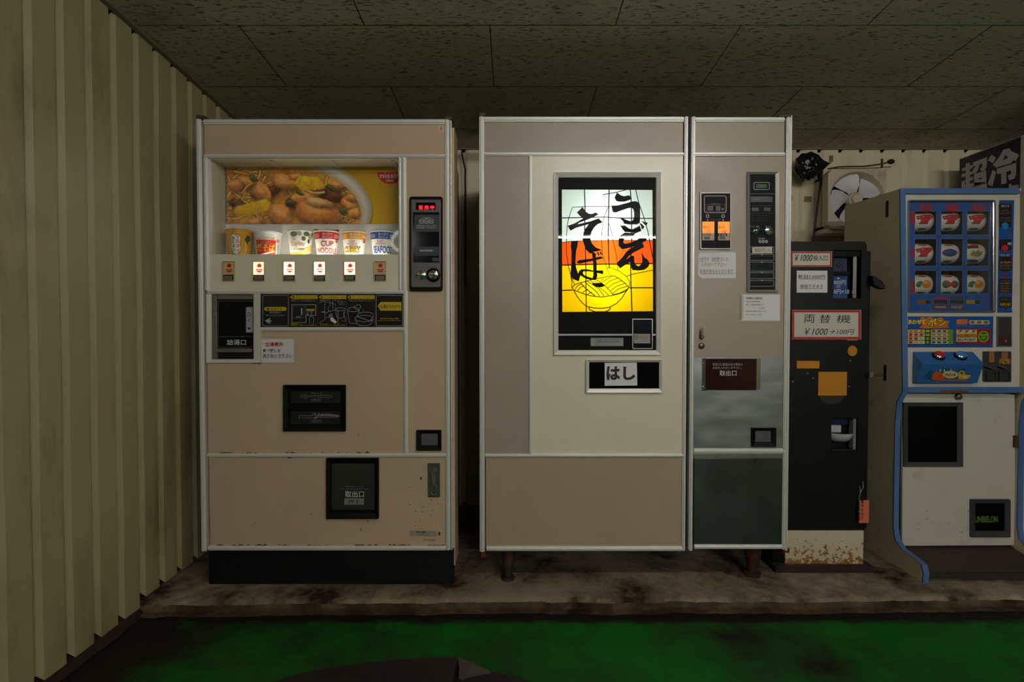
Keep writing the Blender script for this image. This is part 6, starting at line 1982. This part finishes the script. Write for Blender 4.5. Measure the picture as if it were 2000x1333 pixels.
mb = MB(); c1_, c2_, c3_ = cf(.001), cf(.0016), cf(.0022)
mb.poly([(1806, 735), (1818, 722), (1830, 728), (1846, 719), (1868, 726), (1884, 718), (1890, 730), (1902, 732), (1890, 740), (1860, 744), (1822, 744), (1812, 741)], c1_, mat('console_leaf', (20, 84, 130), .5))
orr = mat('console_orange', (206, 84, 30), .5); yel = mat('console_yellow', (206, 170, 50), .5); wht = mat('console_white', (216, 210, 190), .5)
mb.poly([(1821, 740), (1823, 731), (1828, 726), (1838, 727), (1846, 733), (1848, 741), (1836, 744), (1826, 743)], c2_, orr); mb.poly([(1836, 727), (1842, 729), (1844, 724)], c2_, mat('leaf_g', (40, 110, 40), .5)); mb.poly([(1845, 741), (1894, 741.6), (1890, 744), (1830, 744.4)], c2_, orr)
mb.poly([(1872, 729), (1878, 724), (1886, 726), (1886, 732), (1898, 732.6), (1896, 738), (1888, 741), (1874, 740)], c2_, yel); mb.poly([(1876, 727), (1884, 728), (1880, 732)], c3_, KPRINT); mb.poly([(1882, 735), (1890, 735), (1887, 739)], c3_, wht)
for a in (1836, 1844, 1857): mb.poly([(a, 726.6), (a + 1.4, 720.6), (a + 4, 725)], c2_, wht)
mb.poly(ell(1857.6, 732, 16.2, 8.2, 28), c3_, mat('leaf_g')); mb.poly(ell(1857.6, 732, 15.2, 7.4, 28), cf(.0026), mat('table_cream'))
for s, a, c, m_ in (('y', 1846.4, 1851, mat('leaf_g')), ('u', 1851.4, 1856, mat('pen_red')), ('b', 1856.6, 1860.6, orr), ('i', 1861.2, 1862.4, mat('leaf_g')), ('s', 1863.2, 1868, mat('console_leaf'))):
    mb.text(s, a, 728.8 if s in 'bi' else 729.6, c, 736.6 if s == 'y' else 735, cf(.0032), m_, .03, .1)
place('console_print', mb, orr, con)
# lower door fittings
p = at(1869, 774.6, YD); mb = MB().lathe([(.011, 0), (.013, -.008), (.012, -.016), (.006, -.02), (0, -.02)], (p[0], YD, p[2]), 'y', 18)
place('lock_knob', mb, mat('dull_brass', (104, 98, 84), .4, metal=.7), dr, smooth=True)
place('wood_wedge', MB().pbox(1836, 763, 1888, 767.6, YG - .02, -.008, .0), mat('wood_strip', (110, 66, 36), .7), mr_)
wd = place('prize_window', MB().frame(1763.5, 786.4, 1879.6, 912, (9, 8, 11, 9), YD, -.006, .004, None, -.003), mat('window_frame_grey', (72, 74, 72), .4, metal=.3), dr, bevel=.001)
place('dark_pane', MB().pbox(1772, 794, 1869, 904, YD, -.002, .0), BLACKG, wd)
pd = place('payout_door', MB().ring(rrect(1893, 975, 1970.4, 1049, 2), rrect(1903, 983, 1960.4, 1037, 1), YD, -.010, .0, None, -.006), mat('payout_frame', (52, 56, 56), .5), dr, bevel=.001)
place('payout_pane', MB().pbox(1902, 982, 1961, 1038, YD, -.003, .0), BLACKG, pd)
place('payout_lettering', MB().text('UNIBELON', 1904, 1008.6, 1949, 1021.4, fm(YD - .0036), mat('green_lettering', (70, 110, 12), .6), .05), mat('green_lettering'), pd)
mb = MB()
for y in (861,): mb.pbox(1978, y - 10, 1988, y + 12, YD, -.012, .002)
place('hinge', mb, mat('rusty_hinge', (96, 68, 24), .6, metal=.4, var=.3, vscale=50), dr)
rnd = random.Random(11)
mb = MB(); fD = fm(YD - .0006)
for _ in range(26):
    x, y = rnd.uniform(1790, 1890), rnd.gauss(1020, 26)
    if y > 1060: continue
    a = rnd.uniform(-1, 1); l = rnd.uniform(1, 6)
    mb.line([(x, y), (x + l * math.cos(a), y + l * math.sin(a))], rnd.uniform(.3, .9), fD)
place('scuff_marks', mb, mat('scuff_grey', (96, 92, 86), .8), dr, kind='stuff')

# ================================================================== tall drink machine at the far right (its navy side faces the room)
DX = 2.392
Yn, Yf_ = 2.70, 3.10
zT = at(1870, 312, 3.10)[2]
dm = thing('drink_machine', (DX + .45, 2.9, PLAT), 'tall drink machine with a navy side panel and big white lettering, behind the game machine', 'vending machine')
NAVY = mat('navy_side', (12, 17, 44), .35)
place('body', MB().box(DX + .004, DX + .85, Yn + .03, Yf_, PLAT, zT), NAVY, dm, bevel=.003)
place('side_panel', MB().box(DX, DX + .004, Yn + .012, Yf_, PLAT + .05, zT), NAVY, dm)
place('front_edge', MB().box(DX - .002, DX + .85, Yn - .02, Yn + .03, PLAT + .03, zT + .004), mat('cream_front', (190, 190, 190), .4), dm, bevel=.004)
place('top_edge', MB().box(DX - .001, DX + .006, Yn + .012, Yf_, zT - .001, zT + .003), mat('plate_silver'), dm)
place('foot', MB().box(DX + .03, DX + .8, Yn + .06, Yf_ - .04, PLAT - .002, PLAT + .002), BLACK, dm)
def sf(lift):
    def f(px, py):
        y, z = yz(px, py, DX - lift)
        return (DX - lift, y, z)
    return f
mb = MB(); s_ = sf(.001); wl_ = mat('side_letter_white', (190, 190, 186), .5)
def q5(l): return [(1850 + x / 8.887, 240 + y / 8.887) for x, y in l]
# brush-free block lettering traced from the panel: cold / super
for l in ([(765, 555), (850, 605), (795, 700), (705, 650)], [(790, 822), (850, 850), (785, 1105), (700, 1070)],
          [(975, 465), (1080, 440), (1110, 490), (1250, 555), (1190, 665), (1140, 650), (1110, 700), (905, 760), (860, 780), (790, 735), (900, 600)]):
    mb.poly(q5(l), s_)
mb.poly(q5([(860, 800), (1200, 695), (1195, 900), (1165, 970), (1075, 1000), (1050, 920), (1105, 890), (1110, 825), (1030, 850), (1030, 1050), (940, 1070), (935, 880), (865, 895)]), s_)
mb.poly(q5([(320, 712), (395, 690), (395, 745), (440, 730), (440, 790), (395, 805), (395, 850), (455, 840), (450, 890), (395, 910), (395, 950), (450, 930), (445, 990), (395, 1005), (395, 1060), (455, 1040), (690, 1030), (685, 1150), (245, 1160), (250, 1020), (320, 1000), (320, 930), (245, 950), (250, 890), (320, 870), (320, 825), (255, 845), (258, 790), (320, 770)]), s_)
mb.poly(q5([(445, 690), (690, 595), (688, 760), (650, 830), (590, 840), (570, 790), (605, 770), (605, 705), (560, 722), (530, 830), (470, 890), (440, 830), (490, 760), (500, 745), (445, 765)]), s_)
mb.poly(q5([(465, 890), (678, 825), (678, 1030), (465, 1090)]), s_)
mb.poly(q5([(1070, 1070), (1110, 1050), (1115, 1090), (1240, 1075), (1240, 1150), (1070, 1150)]), s_)
place('side_lettering', mb, wl_, dm)
mb = MB(); d_ = sf(.0018)
mb.poly(q5([(1010, 555), (1060, 605), (965, 650)]), d_); mb.poly(q5([(545, 965), (605, 945), (605, 970), (545, 990)]), d_)
mb.poly(q5([(320, 1015), (330, 1060), (300, 1090), (310, 1030)]), d_); mb.poly(q5([(400, 1110), (690, 1030), (690, 1045), (470, 1112)]), d_)
place('letter_counter', mb, NAVY, dm)

# ================================================================== dark seat in the near foreground
SZ = 0.47
def on_z(px, py, z):
    u = (px - 1000.0) / FPX; v = (666.5 - py) / FPX
    dz = -SP + v * CP
    t = (z - CAM_H) / dz
    return (u * t, t * (CP + v * SP), z)
stl = thing('stool', (0, .9, 0), 'out-of-focus dark brown seat at the bottom edge of the picture', 'stool')
con_px = [(470, 1350), (540, 1329), (600, 1312), (680, 1298), (760, 1289), (830, 1284.5), (893, 1283)]
def smooth_line(P, n=6):
    out = []
    for i in range(len(P) - 1):
        p0, p1, p2, p3 = P[max(0, i - 1)], P[i], P[i + 1], P[min(len(P) - 1, i + 2)]
        for k in range(n):
            t = k / n
            out.append(tuple(.5 * (2 * p1[q] + (p2[q] - p0[q]) * t + (2 * p0[q] - 5 * p1[q] + 4 * p2[q] - p3[q]) * t * t + (3 * p1[q] - p0[q] - 3 * p2[q] + p3[q]) * t ** 3) for q in (0, 1)))
    return out + [P[-1]]
rim_ = [on_z(x, y, SZ) for x, y in smooth_line(con_px)]
low_px = [(893, 1306), (910, 1311.5), (960, 1314), (1000, 1321), (1035, 1331), (1060, 1342)]
VIN = mat('dark_vinyl', (25, 21, 19), .6, spec=.2, var=.1, vscale=12)
back = [(rim_[-1][0], rim_[-1][1] - .22, SZ), (rim_[0][0], rim_[-1][1] - .22, SZ)]
pl = rim_ + back
n = len(pl)
mb = MB().add(pl + [(x, y, z - .045) for x, y, z in pl], [tuple(range(n)), tuple(range(2 * n - 1, n - 1, -1))] + [(i, i + n, (i + 1) % n + n, (i + 1) % n) for i in range(n)])
place('seat_pad', mb, VIN, stl, bevel=.002)
low = [on_z(x, y, SZ - .02) for x, y in smooth_line(low_px, 4)]
pl = [(low[0][0] - .02, low[0][1], SZ - .02)] + low + [(low[-1][0] - .01, rim_[-1][1] - .2, SZ - .02), (low[0][0] - .02, rim_[-1][1] - .2, SZ - .02)]
n = len(pl)
mb = MB().add(pl + [(x, y, z - .025) for x, y, z in pl], [tuple(range(n)), tuple(range(2 * n - 1, n - 1, -1))] + [(i, i + n, (i + 1) % n + n, (i + 1) % n) for i in range(n)])
place('seat_board', mb, VIN, stl)
a = rim_[-1]
tri = [on_z(894, 1283.5, SZ), on_z(925, 1296, SZ - .006), on_z(958, 1312.5, SZ - .018), on_z(912, 1311, SZ - .012), on_z(897, 1305.5, SZ - .004)]
mb = MB().add(tri + [(x, y - .012, z - .012) for x, y, z in tri], [tuple(range(5)), tuple(range(9, 4, -1))] + [(i, i + 5, (i + 1) % 5 + 5, (i + 1) % 5) for i in range(5)])
place('torn_edge', mb, mat('torn_foam', (50, 41, 34), .9), stl)
mb = MB()
xc = (rim_[0][0] + low[-1][0]) / 2
for dx, dy in ((-.16, 0), (.14, 0), (-.16, -.16), (.14, -.16)):
    mb = MB().tube([(xc + dx, rim_[-1][1] - .04 + dy, 0), (xc + dx * .9, rim_[-1][1] - .045 + dy, SZ - .043)], .012, n=10)
    place('leg', mb, STEELD, stl, smooth=True)
